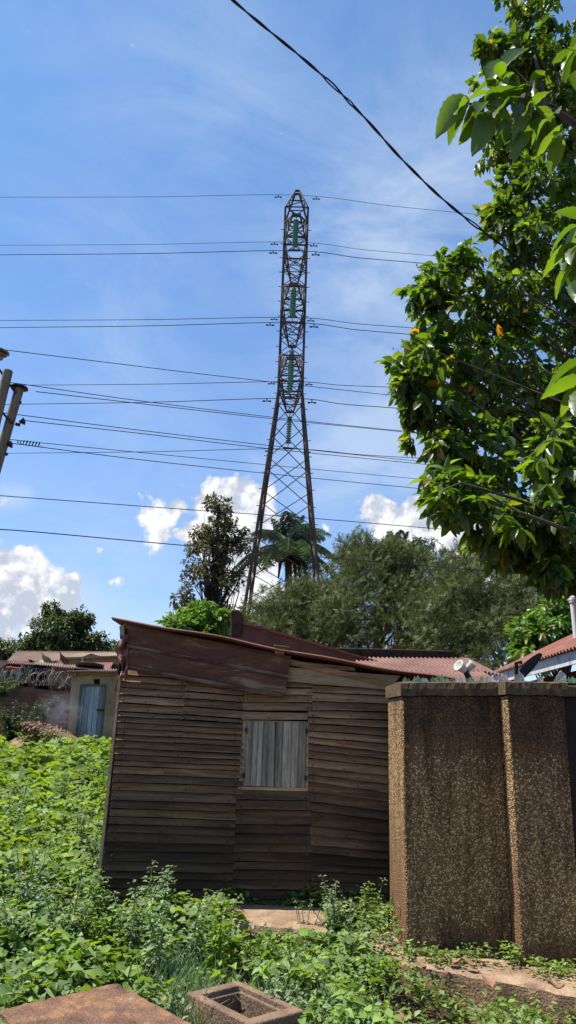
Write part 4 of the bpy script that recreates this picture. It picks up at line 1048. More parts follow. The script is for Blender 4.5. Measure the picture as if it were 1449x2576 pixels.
# pale flower sprays
MFL = basic('flower_sprays', (.42, .45, .16), (.25, .28, .08), 20, .8, 0)
fp, fd = blob_pts(blobs_px([(1100, 700, 8, 60, 40, .4), (1190, 690, 8, 40, 30, .3), (1140, 1090, 7.6, 50, 50, .3), (1420, 150, 5.6, 30, 70, .3), (1290, 60, 8.8, 40, 60, .4), (1255, 560, 8.4, 30, 60, .3), (1010, 900, 7.9, 40, 30, .2), (1240, 380, 8.5, 30, 40, .3)]), 160, .3, rng)
n = len(fp); V, F = place(T_TRI, fp, rdir(n, rng=rng), rdir(n, rng=rng), rng.uniform(.02, .045, n)); mesh_np('blossom', V, [F], MFL, t)

# ------------------------------------------------------------------ houses behind
MPAR = basic('brown_plaster', (.17, .085, .058), (.09, .045, .032), 5, .95, .8, .015)
MPARD = basic('dark_parapet', (.10, .055, .035), (.025, .018, .014), 7, .95, .9, .02)
MRUST = metalsheet('rust_corrugated', (.20, .098, .07), (.30, .165, .12), (.11, .055, .04), 2.0, .6)
MRUST2 = metalsheet('red_rust_roof', (.20, .062, .034), (.31, .125, .065), (.10, .038, .022), 3.5, .6)
h2 = thing('parapet_house', 'house behind the hut with brown stepped parapets and a pinkish rusty corrugated roof', 'house', (2.2, 10.5, gh(2.2, 10.5)))
m = MB(); Y = 10.6
po = [py(u, v_, Y) for u, v_ in ((578, 1640), (579, 1592), (582, 1562), (586, 1560), (640, 1573), (740, 1602), (853, 1636), (1022, 1684), (1100, 1712), (1100, 1760), (578, 1760))]
m.prism(po, (0, .28, 0)); m.build('gable_parapet', MPAR, h2, bevel=.01)
m = MB(); po = [py(u, v_, Y - .03) for u, v_ in ((586, 1558), (640, 1571), (740, 1600), (853, 1634), (1022, 1682), (1022, 1686), (853, 1640), (740, 1606), (640, 1577), (586, 1566))]; m.prism(po, (0, .36, 0)); m.build('parapet_coping', MRUST2, h2)
m = MB(); po = [py(u, v_, Y - .06) for u, v_ in ((579, 1600), (580, 1560), (578, 1540), (584, 1533), (600, 1533), (608, 1540), (611, 1558), (606, 1600))]; m.prism(po, (0, .42, 0)); m.build('chimney_stub', MPARD, h2, bevel=.02)
m = MB(); Y2 = 11.2; po = [py(u, v_, Y2) for u, v_ in ((845, 1629), (940, 1631), (1050, 1634), (1139, 1637), (1139, 1662), (1060, 1664), (845, 1668))]; m.prism(po, (0, .3, 0)); m.build('rear_parapet', MPARD, h2, bevel=.015)
def corr(A_, B_, C_, D_, n, amp, mat, name, parent, nd_=8, solid=.004):
    """A-B top edge, D-C bottom edge; corrugations run from top to bottom"""
    nrm = (B_ - A_).cross(D_ - A_).normalized(); g_ = MB(); seg = 6
    g_.grid(lambda s, q: A_.lerp(B_, s).lerp(D_.lerp(C_, s), q) + nrm * (amp * math.cos(s * n * 2 * math.pi)) , n * seg, nd_)
    return g_.build(name, mat, parent, solid=solid)
corr(py(880, 1655, 10.9), py(1162, 1657, 10.9), py(1218, 1690, 9.6), py(930, 1690, 9.6), 26, .018, MRUST, 'roof', h2)
corr(py(900, 1684, 9.62), py(1214, 1689, 9.62), py(1290, 1742, 8.0), py(960, 1742, 8.0), 26, .018, MRUST, 'roof', h2)
m = MB(); a, b = py(1120, 1664, 10.8), py(1166, 1656, 10.9)
corr(py(1160, 1656, 10.95), py(1178, 1658, 11.4), py(1262, 1700, 10.5), py(1216, 1689, 9.6), 5, .015, MRUST, 'hip_roof', h2)
m = MB(); m.box((1.0, 10.9, 0), (4.6, 11.15, 2.1)); m.build('wall', MPAR, h2)

h3 = thing('rusty_roofed_house', 'house at the right edge with a red rusty corrugated roof and peeling white fascia', 'house', (5.2, 12, gh(5, 12)))
ev_f = py(1236, 1694, 14.0); ev_n = py(1449, 1627, 9.6); dxn = (ev_n - ev_f); ev_n2 = ev_f + dxn * 1.35
ev_n2.z = ev_n.z + (ev_n.z - ev_f.z) * .35
up_ = Vector((2.6, 0, 1.25))
corr(ev_f + up_, ev_n2 + up_, ev_n2 + Vector((-.04, 0, -.02)), ev_f + Vector((-.04, 0, -.02)), 46, .02, MRUST2, 'roof', h3)
MFAS = basic('peeling_white_paint', (.62, .62, .62), (.28, .26, .25), 12, .8, .4, .004, stops=[(.3, (.16, .13, .11)), (.42, (.5, .49, .48)), (.7, (.66, .66, .66))])
m = MB(); f0, f1 = ev_f + Vector((.03, 0, -.03)), ev_n2 + Vector((.03, 0, -.03)); m.hexa([f0 + Vector((0, 0, -.17)), f1 + Vector((0, 0, -.17)), f1 + Vector((.03, 0, -.17)), f0 + Vector((.03, 0, -.17)), f0, f1, f1 + Vector((.03, 0, 0)), f0 + Vector((.03, 0, 0))])
m.build('fascia', MFAS, h3)
MMAR = basic('maroon_wall', (.10, .03, .025), (.05, .02, .016), 3, .9, .3)
m = MB(); o = Vector((.55, 0, -.16)); z0 = 0.2
a, b = ev_f + o, ev_n2 + o
m.hexa([Vector((a.x, a.y, z0)), Vector((b.x, b.y, z0)), Vector((b.x + 5, b.y, z0)), Vector((a.x + 5, a.y, z0)), a, b, b + Vector((5, 0, 0)), a + Vector((5, 0, 0))])
m.build('wall', MMAR, h3)
vp = thing('vent_pipe', 'white plastic vent pipe with a ribbed cap above the rusty roof at the right edge', 'vent pipe', py(1447, 1600, 10.4))
MWP = basic('white_plastic', (.7, .7, .7), (.6, .6, .6), 5, .5, 0)
m = MB(); a = py(1442, 1517, 10.4); b = py(1451, 1606, 10.4); m.tube([b, a], .045, 14); m.build('pipe', MWP, vp)
m = MB(); d = (a - b).normalized(); m.lathe(a, [(.055, 0), (.06, .02), (.045, .03), (.06, .04), (.06, .06), (.045, .07), (.055, .08), (.02, .1)], d, 14); m.build('vent_cap', MWP, vp)

# satellite dish, seen almost edge on
sdh = thing('satellite_dish', 'dark satellite dish seen edge-on rising behind the glass-topped wall', 'satellite dish', py(1310, 1722, 7.3))
a = py(1297, 1716, 7.3); b = py(1357, 1642, 7.3); cdn = (a + b) / 2; axd = (b - a).normalized(); Rd = (b - a).length / 2
vw = (cdn - CP).normalized(); nrm = axd.cross(vw).normalized(); nrm = (nrm * .98 - vw * .17).normalized()
nrm = (nrm - axd * nrm.dot(axd)).normalized()
MDISH = basic('dark_grey_dish', (.035, .03, .028), (.02, .017, .016), 8, .9, .2, spec=.1)
m = MB(); m.lathe(cdn, [(.001, .04), (Rd * .35, .036), (Rd * .7, .022), (Rd * .95, .004), (Rd, -.006), (Rd, -.016), (Rd * .93, -.008), (Rd * .6, .014), (.001, .03)], nrm, 28, False); m.build('reflector', MDISH, sdh, smooth=True)
m = MB(); m.tube([cdn + nrm * .07, cdn + nrm * .14 + Vector((0, 0, -.05)), cdn + nrm * .14 + Vector((0, .1, -.5))], .02, 8); m.build('mount', MIRON, sdh)
m = MB(); tip = cdn - nrm * .0 - axd * Rd; m.tube([tip, tip - nrm * .22 + axd * .1], .008, 6); m.build('feed_arm', MIRON, sdh)
# white twin horn lamp
lp = thing('twin_lamp', 'pair of white funnel-shaped lamp heads on a black bracket above the broken glass', 'lamp', py(1185, 1716, 6.5))
def c6(cx, cy): return (958.3 + cx * .3386, 1501.4 + cy * .3386)
MCR = basic('cream_plastic', (.72, .68, .6), (.6, .56, .5), 6, .5, 0)
j0 = py(*c6(645, 570), 6.5)
for (tipc, r_, o) in ((c6(592, 520), .048, -.03), (c6(668, 512), .036, .04)):
    e = py(*tipc, 6.47 + o); d = (e - j0).normalized(); m = MB(); L_ = (e - j0).length
    ee = e + (Vector((-.35, -.5, .3)) if o < 0 else Vector((.5, -.2, .15))).normalized() * .02
    m.lathe(e + d * .0, [(.018, -.06), (.03, -.05), (r_ * .95, .02), (r_ * 1.05, .022), (r_ * 1.05, .03), (r_ * .9, .028), (.02, -.04)], (Vector((-.75, -.45, .5)) if o < 0 else Vector((.65, -.2, .7))), 18, True); m.build('lamp_head', MCR, lp, smooth=True)
m = MB()
m.bar(j0 + Vector((-.01, 0, .05)), py(*c6(648, 636), 6.5) , .022, .03); m.bar(py(*c6(625, 535), 6.49), py(*c6(690, 640), 6.5), .024, .02); m.bar(py(*c6(615, 550), 6.5), py(*c6(640, 600), 6.5), .03, .02)
m.tube([j0, j0 + Vector((0, .02, -.45))], .015, 8); m.build('bracket', basic('black_plastic', (.015, .015, .018), rough=.4, bmp=0), lp)
# black water tank on a stand in the trees
wt = thing('water_tank', 'black ribbed water tank on a rusty stand half hidden among the feathery trees', 'water tank', py(1022, 1640, 21))
TY = 25.0; c0 = py(1020, 1600, TY); m = MB(); prof = [(.02, .42), (.12, .42), (.14, .40), (.24, .36), (.27, .34)]
for k in range(8): prof += [(.28, .32 - k * .085), (.265, .28 - k * .085)]
prof += [(.28, -.36)]
m.lathe(c0, prof, (0, 0, 1), 20); m.build('tank', basic('black_tank', (.015, .015, .017), rough=.45, bmp=0), wt)
m = MB(); zb = c0.z - .38
for sx in (-.42, .42):
    for sy in (-.35, .35): m.bar((c0.x + sx, TY + sy, zb + .3), (c0.x + sx, TY + sy, gh(3, 25)), .05)
m.box((c0.x - .5, TY - .4, zb - .05), (c0.x + .5, TY + .4, zb)); m.build('stand', MRUST2, wt)
m = MB(); m.tube([py(1030, 1564, TY - .5), py(1046, 1564, TY - .5), py(1046, 1618, TY - .5)], .022, 8); m.build('pipe', MWP, wt)

# ------------------------------------------------------------------ left background: latrine, brick wall, roofs
def c3(cx, cy): return (cx * .2205, 1501.4 + cy * .2205)
LY = 20.5
MDT0 = metalsheet('weathered_tin', (.17, .10, .07), (.26, .18, .13), (.08, .05, .04), 3, .6)
MLAT = basic('stained_plaster', (.42, .31, .185), (.27, .18, .11), 1.6, .95, .4, .01, stops=[(.25, (.09, .065, .05)), (.38, (.26, .17, .10)), (.6, (.38, .28, .17)), (.8, (.44, .34, .21))])
lt = thing('latrine', 'small plastered outhouse with a faded blue plank door and tin roof', 'outhouse', py(240, 1868, LY))
tl_, tr_ = py(*c3(822, 880), LY), py(*c3(1358, 880), LY); bl2, br2 = py(*c3(770, 1620), LY), py(*c3(1340, 1660), LY); z0 = gh(bl2.x, LY) - .3
# front built around the opening of door and vent
def lp_(cx, cy, Y=LY): return py(*c3(cx, cy), Y)
m = MB()
def pan(pts): m.prism([lp_(*p) for p in pts], (0, .15, 0))
pan([(820, 880), (1068, 880), (1068, 1004), (927, 1006), (868, 1640), (765, 1640)])
pan([(1068, 880), (1139, 880), (1139, 938), (1068, 938)]); pan([(1139, 880), (1362, 880), (1342, 1720), (1140, 1720), (1207, 1010), (1139, 1005)])
m.box((tl_.x, LY + .15, z0), (tr_.x, LY + .18, tl_.z)) 
m.box((tl_.x - .02, LY + .15, z0), (tl_.x + .1, LY + 1.8, tl_.z)); m.box((tr_.x - .1, LY + .15, z0), (tr_.x, LY + 1.8, tl_.z))
m.build('wall', [MLAT], lt)
m = MB(); m.prism([lp_(*p, LY + .1) for p in ((1068, 938), (1139, 938), (1139, 1004), (1068, 1004))], (0, .04, 0)); m.build('vent_opening', MDK, lt)
MBL = wood('faded_blue_plank', (.33, .37, .40), (.24, .275, .305), (.055, .06, .07), 'Z', 0)
m = MB(); P = [lp_(932, 1010, LY + .03), lp_(1203, 1012, LY + .03), lp_(1143, 1700, LY + .03), lp_(868, 1700, LY + .03)]; cuts = [0, .14, .37, .57, .77, 1]
for k in range(5): a, b = cuts[k] + .008, cuts[k + 1] - .008; m.prism([P[0].lerp(P[1], a), P[0].lerp(P[1], b), P[3].lerp(P[2], b), P[3].lerp(P[2], a)], (0, .04, 0))
dr = m.build('door', MBL, lt)
m = MB(); m.bar(lp_(1100, 1290, LY - .01), lp_(1190, 1292, LY - .01), .02, .045); m.build('latch', MIRON, dr)
m = MB(); 
for a, b in (((927, 1006), (1208, 1008)), ((1208, 1008), (1146, 1700)), ((927, 1006), (862, 1700))): m.bar(lp_(*a, LY + .01), lp_(*b, LY + .01), .05, .06)
m.build('door_frame', basic('grey_timber', (.16, .13, .11), rough=.9), dr)
corr(py(*c3(760, 850), LY - .25), py(*c3(1400, 852), LY - .25), py(*c3(1400, 852), LY - .25) + Vector((0, 2.6, .18)), py(*c3(760, 850), LY - .25) + Vector((0, 2.6, .18)), 22, .018, MDT0, 'roof', lt)
m = MB(); m.bar(lp_(770, 868, LY - .06), lp_(1362, 872, LY - .06), .08, .1); m.bar(lp_(858, 880, LY - .2), lp_(858, 880, LY + .1), .06, .08); m.build('roof_beam', MW, lt)

# brick wall
MBR, bnt, bb_ = newmat('old_brick')
g = geopos(bnt, (1, 1, 1), (R(90), 0, 0)); br_ = bnt.nodes.new('ShaderNodeTexBrick'); bnt.links.new(g, br_.inputs[0])
for k_, v_ in (('Scale', 1.0), ('Mortar Size', .026), ('Brick Width', .26), ('Row Height', .115), ('Mortar Smooth', .3), ('Bias', -.1)): br_.inputs[k_].default_value = v_
br_.inputs['Color1'].default_value = (.30, .095, .05, 1); br_.inputs['Color2'].default_value = (.15, .06, .04, 1); br_.inputs['Mortar'].default_value = (.20, .14, .10, 1)
n = noise(bnt, 1.6, 6, .65, geopos(bnt)); cc = mix(bnt, ramp(bnt, [(.38, 0.05), (.62, .7)], n.outputs[0]).outputs[0], br_.outputs[0], (.06, .035, .025))  # soot tone, mixed in stronger to paint the shade on the wall's front
bnt.links.new(cc, bb_.inputs[0]); bb_.inputs['Roughness'].default_value = .95; bump(bnt, bb_, br_.outputs['Fac'], -.8, .02)
bw = thing('brick_wall', 'crumbling brick wall, darkened by soot and painted shade, beside the outhouse', 'wall', py(80, 1800, 20.8))
m = MB(); tops = [(-140, 1035), (0, 1000), (60, 1010), (130, 985), (250, 1005), (400, 1030), (500, 1045), (640, 1060), (800, 1072)]
zb = .2
pts = [lp_(*p, 20.9) for p in tops]; lo = [Vector((p.x, p.y, zb)) for p in pts]
m.prism(pts + lo[::-1], (0, .25, 0)); m.build('wall_body', MBR, bw)
m = MB(); rg = random.Random(4)
for k in range(26):
    s = k / 25; i = min(int(s * 8), 7); p = pts[i].lerp(pts[i + 1], s * 8 - i) + Vector((0, .03, .0)); 
    if rg.random() < .75: m.box((p.x - .13, p.y - .05, p.z - .03), (p.x + .11, p.y + .17, p.z + rg.uniform(.02, .11)))
m.build('coping_bricks', MPARD, bw, bevel=.01)
m = MB()
for q in ((440, 945, 520, 1045), (525, 960, 640, 1050), (645, 975, 800, 1065)): m.prism([lp_(*p, 21.6) for p in ((q[0], q[1]), (q[2], q[1] + 6), (q[2], q[3]), (q[0], q[3]))], (0, .3, 0))
m.build('broken_block_course', basic('grey_block', (.17, .13, .09), (.06, .05, .04), 4, .95, .8), bw)
# razor wire
MRZ = basic('galvanised_wire', (.36, .31, .24), (.22, .18, .13), 6, .6, 0)
m = MB(); pts_ = []
n = 330
for k in range(n):
    t_ = k / (n - 1); p = lp_(20 + 790 * t_, 930 + 60 * t_ - 60 * math.sin(t_ * 3) * .6, 20.95); a = t_ * 15 * 2 * math.pi + 1.2 * math.sin(t_ * 23); r_ = .21 * (1 + .38 * math.sin(t_ * 41) + .2 * math.sin(t_ * 97))
    pts_.append(p + Vector((.09 * math.sin(a * .5 + 1) , r_ * .5 * math.cos(a), r_ * math.sin(a))) + Vector((.10 * math.cos(a), 0, 0)))
m.tube(pts_, .008, 4)
pts_ = [p + Vector((.14 * math.sin(i * .11), .08, .07 * math.cos(i * .17))) for i, p in enumerate(pts_)]
m.tube(pts_[::-1], .007, 4)
tag(m.build('razor_wire', MRZ), 'tangled coils of razor wire along the top of the brick wall', 'razor wire')

# low shed with tin roof behind the wall
MPINK = basic('pinkish_mud_wall', (.36, .24, .21), (.24, .15, .13), 3, .95, .5)
MDT = metalsheet('dull_tin', (.20, .13, .095), (.34, .26, .19), (.09, .06, .045), 3, .6)
sh_ = thing('tin_shed', 'low pinkish mud-walled shed with a thin sagging tin roof behind the brick wall', 'shed', lp_(500, 950, 23.5))
m = MB(); m.prism([lp_(*p, 23.4) for p in ((530, 800), (860, 830), (860, 1100), (530, 1100))], (0, .2, 0)); m.build('wall', MPINK, sh_)
m = MB(); m.prism([lp_(*p, 24.6) for p in ((40, 740), (560, 780), (560, 1080), (40, 1080))], (0, .2, 0)); m.build('rear_wall', MDK, sh_)
corr(lp_(110, 722, 24.9), lp_(420, 745, 24.9), lp_(400, 775, 23.1), lp_(90, 760, 23.1), 12, .02, MRUST, 'roof', sh_)
corr(lp_(400, 738, 25.2), lp_(1340, 822, 25.2), lp_(1340, 856, 22.9), lp_(400, 770, 22.9), 34, .02, MDT, 'roof', sh_)
# red truck cab / stall seen under the roof
MRED = basic('red_paint', (.42, .035, .04), (.3, .03, .03), 3, .5, 0)
st2 = thing('parked_van', 'red-topped van with a pale windscreen under the tin shed roof', 'van', lp_(140, 900, 22.6))
m = MB(); m.prism([lp_(*p, 22.7) for p in ((62, 792), (235, 805), (245, 838), (262, 960), (50, 960), (60, 830))], (0, 1.3, 0)); m.build('body', basic('dark_van', (.04, .03, .03), rough=.5, bmp=0), st2, bevel=.05)
m = MB(); m.prism([lp_(*p, 22.66) for p in ((64, 790), (236, 804), (240, 838), (66, 828))], (0, 1.2, 0)); m.build('roof', MRED, st2, bevel=.03)
m = MB(); m.prism([lp_(*p, 22.65) for p in ((165, 842), (232, 846), (228, 890), (160, 886))], (0, .03, 0)); m.build('windscreen', basic('pale_glass', (.35, .5, .5), rough=.15, bmp=0, spec=.6), st2)
# laundry
def cloth(label, q, col, seed, Y=21.9):
    a, b, c_, d = [lp_(*p, Y) for p in q]; m = MB()
    m.grid(lambda s, t_: a.lerp(b, s).lerp(d.lerp(c_, s), t_) + Vector((0, .05 * math.sin(s * 9 + seed) * (t_ + .2), .02 * math.sin(t_ * 7))), 12, 10)
    tag(m.build('hanging_cloth', basic('cloth_%s' % seed, col, tuple(x * .6 for x in col), 8, .9, .2), solid=.006, smooth=True), label, 'laundry', 'laundry hung behind the brick wall')
cloth('yellow cloth hanging behind the razor wire', ((135, 828), (165, 835), (130, 940), (92, 935)), (.52, .47, .12), 1)
cloth('blue jeans hanging behind the razor wire', ((205, 872), (240, 868), (245, 962), (185, 962)), (.08, .13, .25), 2)
cloth('dark navy cloth hanging at the right end of the laundry', ((395, 810), (535, 818), (540, 895), (410, 880)), (.02, .025, .06), 3, 22.3)
cloth('pale grey-blue cloth at the left end of the laundry', ((50, 845), (78, 845), (52, 960), (22, 955)), (.45, .5, .52), 4)
cloth('dark green cloth beside the red-topped van', ((248, 795), (385, 792), (385, 850), (250, 850)), (.03, .06, .05), 5, 22.4)
cloth('small turquoise cloth on the mud wall', ((566, 860), (610, 862), (608, 888), (570, 888)), (.25, .6, .6), 6, 23.2)
# long beige roof
hb = thing('long_house', 'long low house with a beige ribbed metal roof behind the tin shed', 'house', lp_(700, 700, 33))
MBE = metalsheet('beige_roof', (.46, .34, .23), (.52, .40, .28), (.34, .23, .15), 1.2, .6)
corr(lp_(180, 629, 34), lp_(1340, 634, 34), lp_(1340, 720, 30.5), lp_(68, 738, 30.5), 60, .03, MBE, 'roof', hb)
m = MB(); m.prism([lp_(*p, 31) for p in ((90, 735), (1340, 715), (1340, 900), (90, 900))], (0, .2, 0)); m.build('wall', MPINK, hb)
m = MB(); m.bar(lp_(178, 627, 34), lp_(1342, 632, 34), .12, .08); m.build('ridge_cap', MBE, hb)
# ochre parapet building
ho = thing('ochre_building', 'ochre plastered building with a grey-capped parapet beside the hut', 'house', lp_(1100, 760, 27))
MOC = basic('ochre_plaster', (.42, .25, .09), (.27, .15, .06), 1.8, .95, .3)
m = MB(); m.prism([lp_(*p, 27) for p in ((720, 700), (1325, 690), (1340, 860), (1340, 900), (720, 900))], (0, 3, 0)); m.build('wall', MOC, ho)
m = MB(); m.prism([lp_(*p, 26.9) for p in ((715, 688), (940, 684), (1340, 668), (1340, 684), (940, 706), (715, 712))], (0, 3.2, 0)); m.build('parapet_cap', basic('grey_cap', (.38, .29, .2), (.2, .15, .11), 4, .95, .4), ho)
m = MB(); m.prism([lp_(*p, 29.6) for p in ((945, 682), (1040, 645), (1150, 678))], (0, .4, 0)); m.build('roof_gable', MRUST2, ho)
# rusty red roof in front of it
hr = thing('red_roofed_house', 'small house with a plain rust-red roof just left of the outhouse top', 'house', lp_(1050, 820, 25))
m = MB(); q = [lp_(880, 762, 26), lp_(1290, 758, 26), lp_(1248, 846, 24.2), lp_(840, 838, 24.2)]; m.prism(q, (0, 0, .03)); m.build('roof', MRUST2, hr)
m = MB(); m.prism([lp_(*p, 24.7) for p in ((1292, 762), (1306, 850), (1245, 850))], (0, 1, 0)); m.build('gable_end', MDK, hr)
# bottom-left roof
hl = thing('rusty_shed', 'shed roof of orange rusty corrugated sheet at the left edge', 'shed', lp_(0, 800, 22))
corr(lp_(-120, 722, 24), lp_(125, 738, 24), lp_(-10, 826, 21.6), lp_(-300, 826, 21.6), 16, .025, MRUST, 'roof', hl)
m = MB(); m.prism([lp_(*p, 22.5) for p in ((-200, 800), (28, 800), (28, 980), (-200, 980))], (0, .1, 0)); m.build('wall', MOC, hl)
# scrap sheets lying upright on the roofs
def scrap(label, q, mat, Y, bend):
    a, b, c_, d = [lp_(*p, Y) for p in q]; m = MB()
    m.grid(lambda s, t_: a.lerp(b, s).lerp(d.lerp(c_, s), t_) + Vector((bend * .25 * math.sin(t_ * math.pi) * (s - .2), bend * math.sin(t_ * math.pi), -.05 * bend * math.sin(s * math.pi))), 8, 10)
    tag(m.build('metal_sheet', mat, solid=.01), label, 'metal sheet', 'scrap metal sheets propped on the tin roofs')
MGZ = metalsheet('grey_zinc', (.42, .36, .29), (.50, .44, .37), (.25, .2, .15), 2, .5)
scrap('pale grey curved metal sheet standing on the roof in front of the beige roof', ((470, 636), (550, 688), (510, 768), (432, 745)), MGZ, 24.9, .3)
scrap('rusty brown pointed metal sheet standing tallest on the roofs', ((675, 618), (748, 692), (715, 782), (625, 772)), MRUST, 24.7, .4)
scrap('dark and grey curled metal sheet leaning beside the red roof', ((940, 678), (952, 752), (868, 812), (795, 800)), MGZ, 24.4, .5)
scrap('small rusty grey sheet near the left end of the tin roof', ((318, 708), (352, 716), (362, 768), (302, 766)), MRUST, 24.3, .2)
scrap('short bent metal sheet lying above the outhouse roof', ((1078, 778), (1160, 790), (1150, 832), (1062, 822)), MRUST, 23.8, .2)
m = MB(); m.lathe(lp_(1020, 812, 23.6), [(.05, 0), (.42, .02), (.45, .10), (.38, .12), (.3, .06), (.05, .04)], (0, .1, 1), 14)
tag(m.build('scrap_basin', MIRON), 'dark scrap basin lying on the red roof behind the outhouse', 'basin')

# ------------------------------------------------------------------ rubble and smoke
MRUB = basic('rubble', (.40, .22, .13), (.12, .09, .07), 5, .95, .5)
m = MB(); rg = random.Random(9)
for k in range(900):
    p = lp_(rg.uniform(250, 780), rg.uniform(1390, 1570), 19.2 + rg.uniform(-.5, .8)); s = rg.uniform(.015, .055)
    p.z = min(p.z, gh(p.x, p.y) + .65 * math.exp(-((p.x + 6.5) ** 2) / 1.6) + .1)
    q = Quaternion((rg.random(), rg.random(), rg.random(), rg.random())).normalized(); 
    vs_ = [p + q @ Vector((sx * s * rg.uniform(.7, 1.3), sy * s * .7, sz * s * .5)) for sx, sy, sz in ((-1, -1, -1), (1, -1, -1), (1, 1, -1), (-1, 1, -1), (-1, -1, 1), (1, -1, 1), (1, 1, 1), (-1, 1, 1))]
    m.hexa(vs_)
m.grid(lambda s, t_: (lp_(480, 1500, 19.5).x + (s - .5) * 3.4, 19.5 + (t_ - .5) * 2.4, gh(-6, 19.5) - .1 + .7 * math.exp(-((s - .55) ** 2 + (t_ - .5) ** 2) * 9) + .03 * math.sin(s * 40) * math.sin(t_ * 33)), 24, 18)
tag(m.build('rubble_heap', MRUB), 'heap of broken brick and ash smouldering before the brick wall', 'rubble heap', kind='stuff')
sm = bpy.data.materials.new('smoke'); sm.use_nodes = True; sn_ = sm.node_tree; sn_.nodes.remove(sn_.nodes['Principled BSDF'])
pv = sn_.nodes.new('ShaderNodeVolumePrincipled'); pv.inputs['Color'].default_value = (.8, .85, .95, 1)
tcs = sn_.nodes.new('ShaderNodeTexCoord'); ns = noise(sn_, 3.2, 5, .6, tcs.outputs['Object'], 1.0)
ln_ = sn_.nodes.new('ShaderNodeVectorMath'); ln_.operation = 'LENGTH'; sn_.links.new(tcs.outputs['Object'], ln_.inputs[0])
fall = maprange(sn_, ln_.outputs['Value'], 0.15, .95, 1, 0)
dn = math_(sn_, 'MULTIPLY', math_(sn_, 'MULTIPLY', fall, maprange(sn_, ns.outputs[0], .42, .7, 0, 1)), 1.3)
sn_.links.new(dn, pv.inputs['Density']); sn_.links.new(pv.outputs[0], sn_.nodes['Material Output'].inputs['Volume'])
m = MB(); m.lathe((0, 0, 0), [(.001, -1), (.5, -.85), (.87, -.5), (1, 0), (.87, .5), (.5, .85), (.001, 1)], (0, 0, 1), 16, False)
so_ = m.build('smoke', sm); so_.location = lp_(690, 1310, 19.9); so_.scale = (.75, .5, .6); tag(so_, 'thin bluish smoke drifting up from the rubble heap', 'smoke', kind='stuff')

# ------------------------------------------------------------------ ground cover
MGC = leafmat('groundcover_green', [(0, (.07, .13, .03)), (.35, (.13, .215, .045)), (.65, (.19, .29, .06)), (.85, (.26, .37, .07)), (1, (.22, .28, .13))], .34, .6, .3, tcol=(2.0, 1.9, .35))
MGB = leafmat('bluish_weed_green', [(0, (.10, .15, .065)), (.5, (.17, .235, .11)), (.95, (.26, .33, .18)), (1, (.38, .32, .10))], .25, .6, .35, tcol=(1.3, 1.6, .5))
def inpoly(x, y, poly):
    r_ = np.zeros(len(x), bool); n = len(poly); j = n - 1
    for i in range(n):
        xi, yi = poly[i]; xj, yj = poly[j]
        c = ((yi > y) != (yj > y)) & (x < (xj - xi) * (y - yi) / (yj - yi + 1e-12) + xi); r_ ^= c; j = i
    return r_
hutp = [(bl.x - .06, HY - .05), (br.x + .1, HY - .05), (br.x + .1, HY + 3.3), (bl.x - .06, HY + 3.3)]
def pxy(ps): return [(p.x, p.y) for p in ps]
excl = [pxy(inset(1.2, 0)), [(O1.x + .02, cen.y), (O3.x + .05, cen.y), (O3.x + .2, cen.y - 1.2), (O1.x + .15, cen.y - 1.2)], hutp, pxy([C1, C1 + (B1 - A1) * 1.9, A1 + (B1 - A1) * 1.9, A1]), pxy(inset(1.0, 0)), pxy([pz(*c1(625, 1212), zs), pz(*c1(1060, 1255), zs), pz(*c1(1085, 1155), zs), pz(*c1(630, 1138), zs)]),
        [(XL - .02, WY - .1), (XR + 8, WY2 - .12), (XR + 8, 9), (XL - .02, 9)]]
ghv = np.vectorize(gh)
def cover(name, label, rect, dens, leaf, hgt, T, mat, seed, mask=None, clump=.0, per=1, upright=.6, cat='ground cover', kind='stuff'):
    rng = np.random.default_rng(seed); x0, x1, y0, y1 = rect; n = int(dens * (x1 - x0) * (y1 - y0))
    x = rng.uniform(x0, x1, n); y = rng.uniform(y0, y1, n); ok = np.ones(n, bool)
    for p in excl: ok &= ~inpoly(x, y, p)
    if mask is not None: ok &= mask(x, y, rng)
    x = x[ok]; y = y[ok]; n = len(x)
    lump = .5 + .5 * np.sin(x * 3.1 + 1.3 * np.sin(y * 2.3)) * np.sin(y * 2.7 + x * .7) ; lump2 = .5 + .5 * np.sin(x * 9.1 + 2 * np.sin(y * 7)) * np.sin(y * 8.3)
    top = hgt * (.30 + .55 * lump + .45 * lump2); k = rng.random(n) ** .45
    P = np.stack([x, y, ghv(x, y) + top * k + .01], 1)
    az = rng.uniform(0, 2 * np.pi, n); ax = np.stack([np.cos(az), np.sin(az), rng.uniform(-.5, upright, n)], 1)
    L = leaf * rng.uniform(.45, 1.35, n); nr = UPV * 1.0 + .65 * rdir(n, rng=rng)
    V, F = place(T, P, ax, nr, L); o = mesh_np(name, V, [F], mat, None, smooth=True)
    return tag(o, label, cat, kind=kind)
def dpatch(thr):
    return lambda x, y, rng: rng.random(len(x)) < np.clip(1.1 + .9 * np.sin(x * 1.9 + y * 1.1) * np.sin(y * 2.3 - x) - thr, 0, 1)
left_of_hut = lambda x, y, rng: (x < bl.x - .03) | (y < HY)
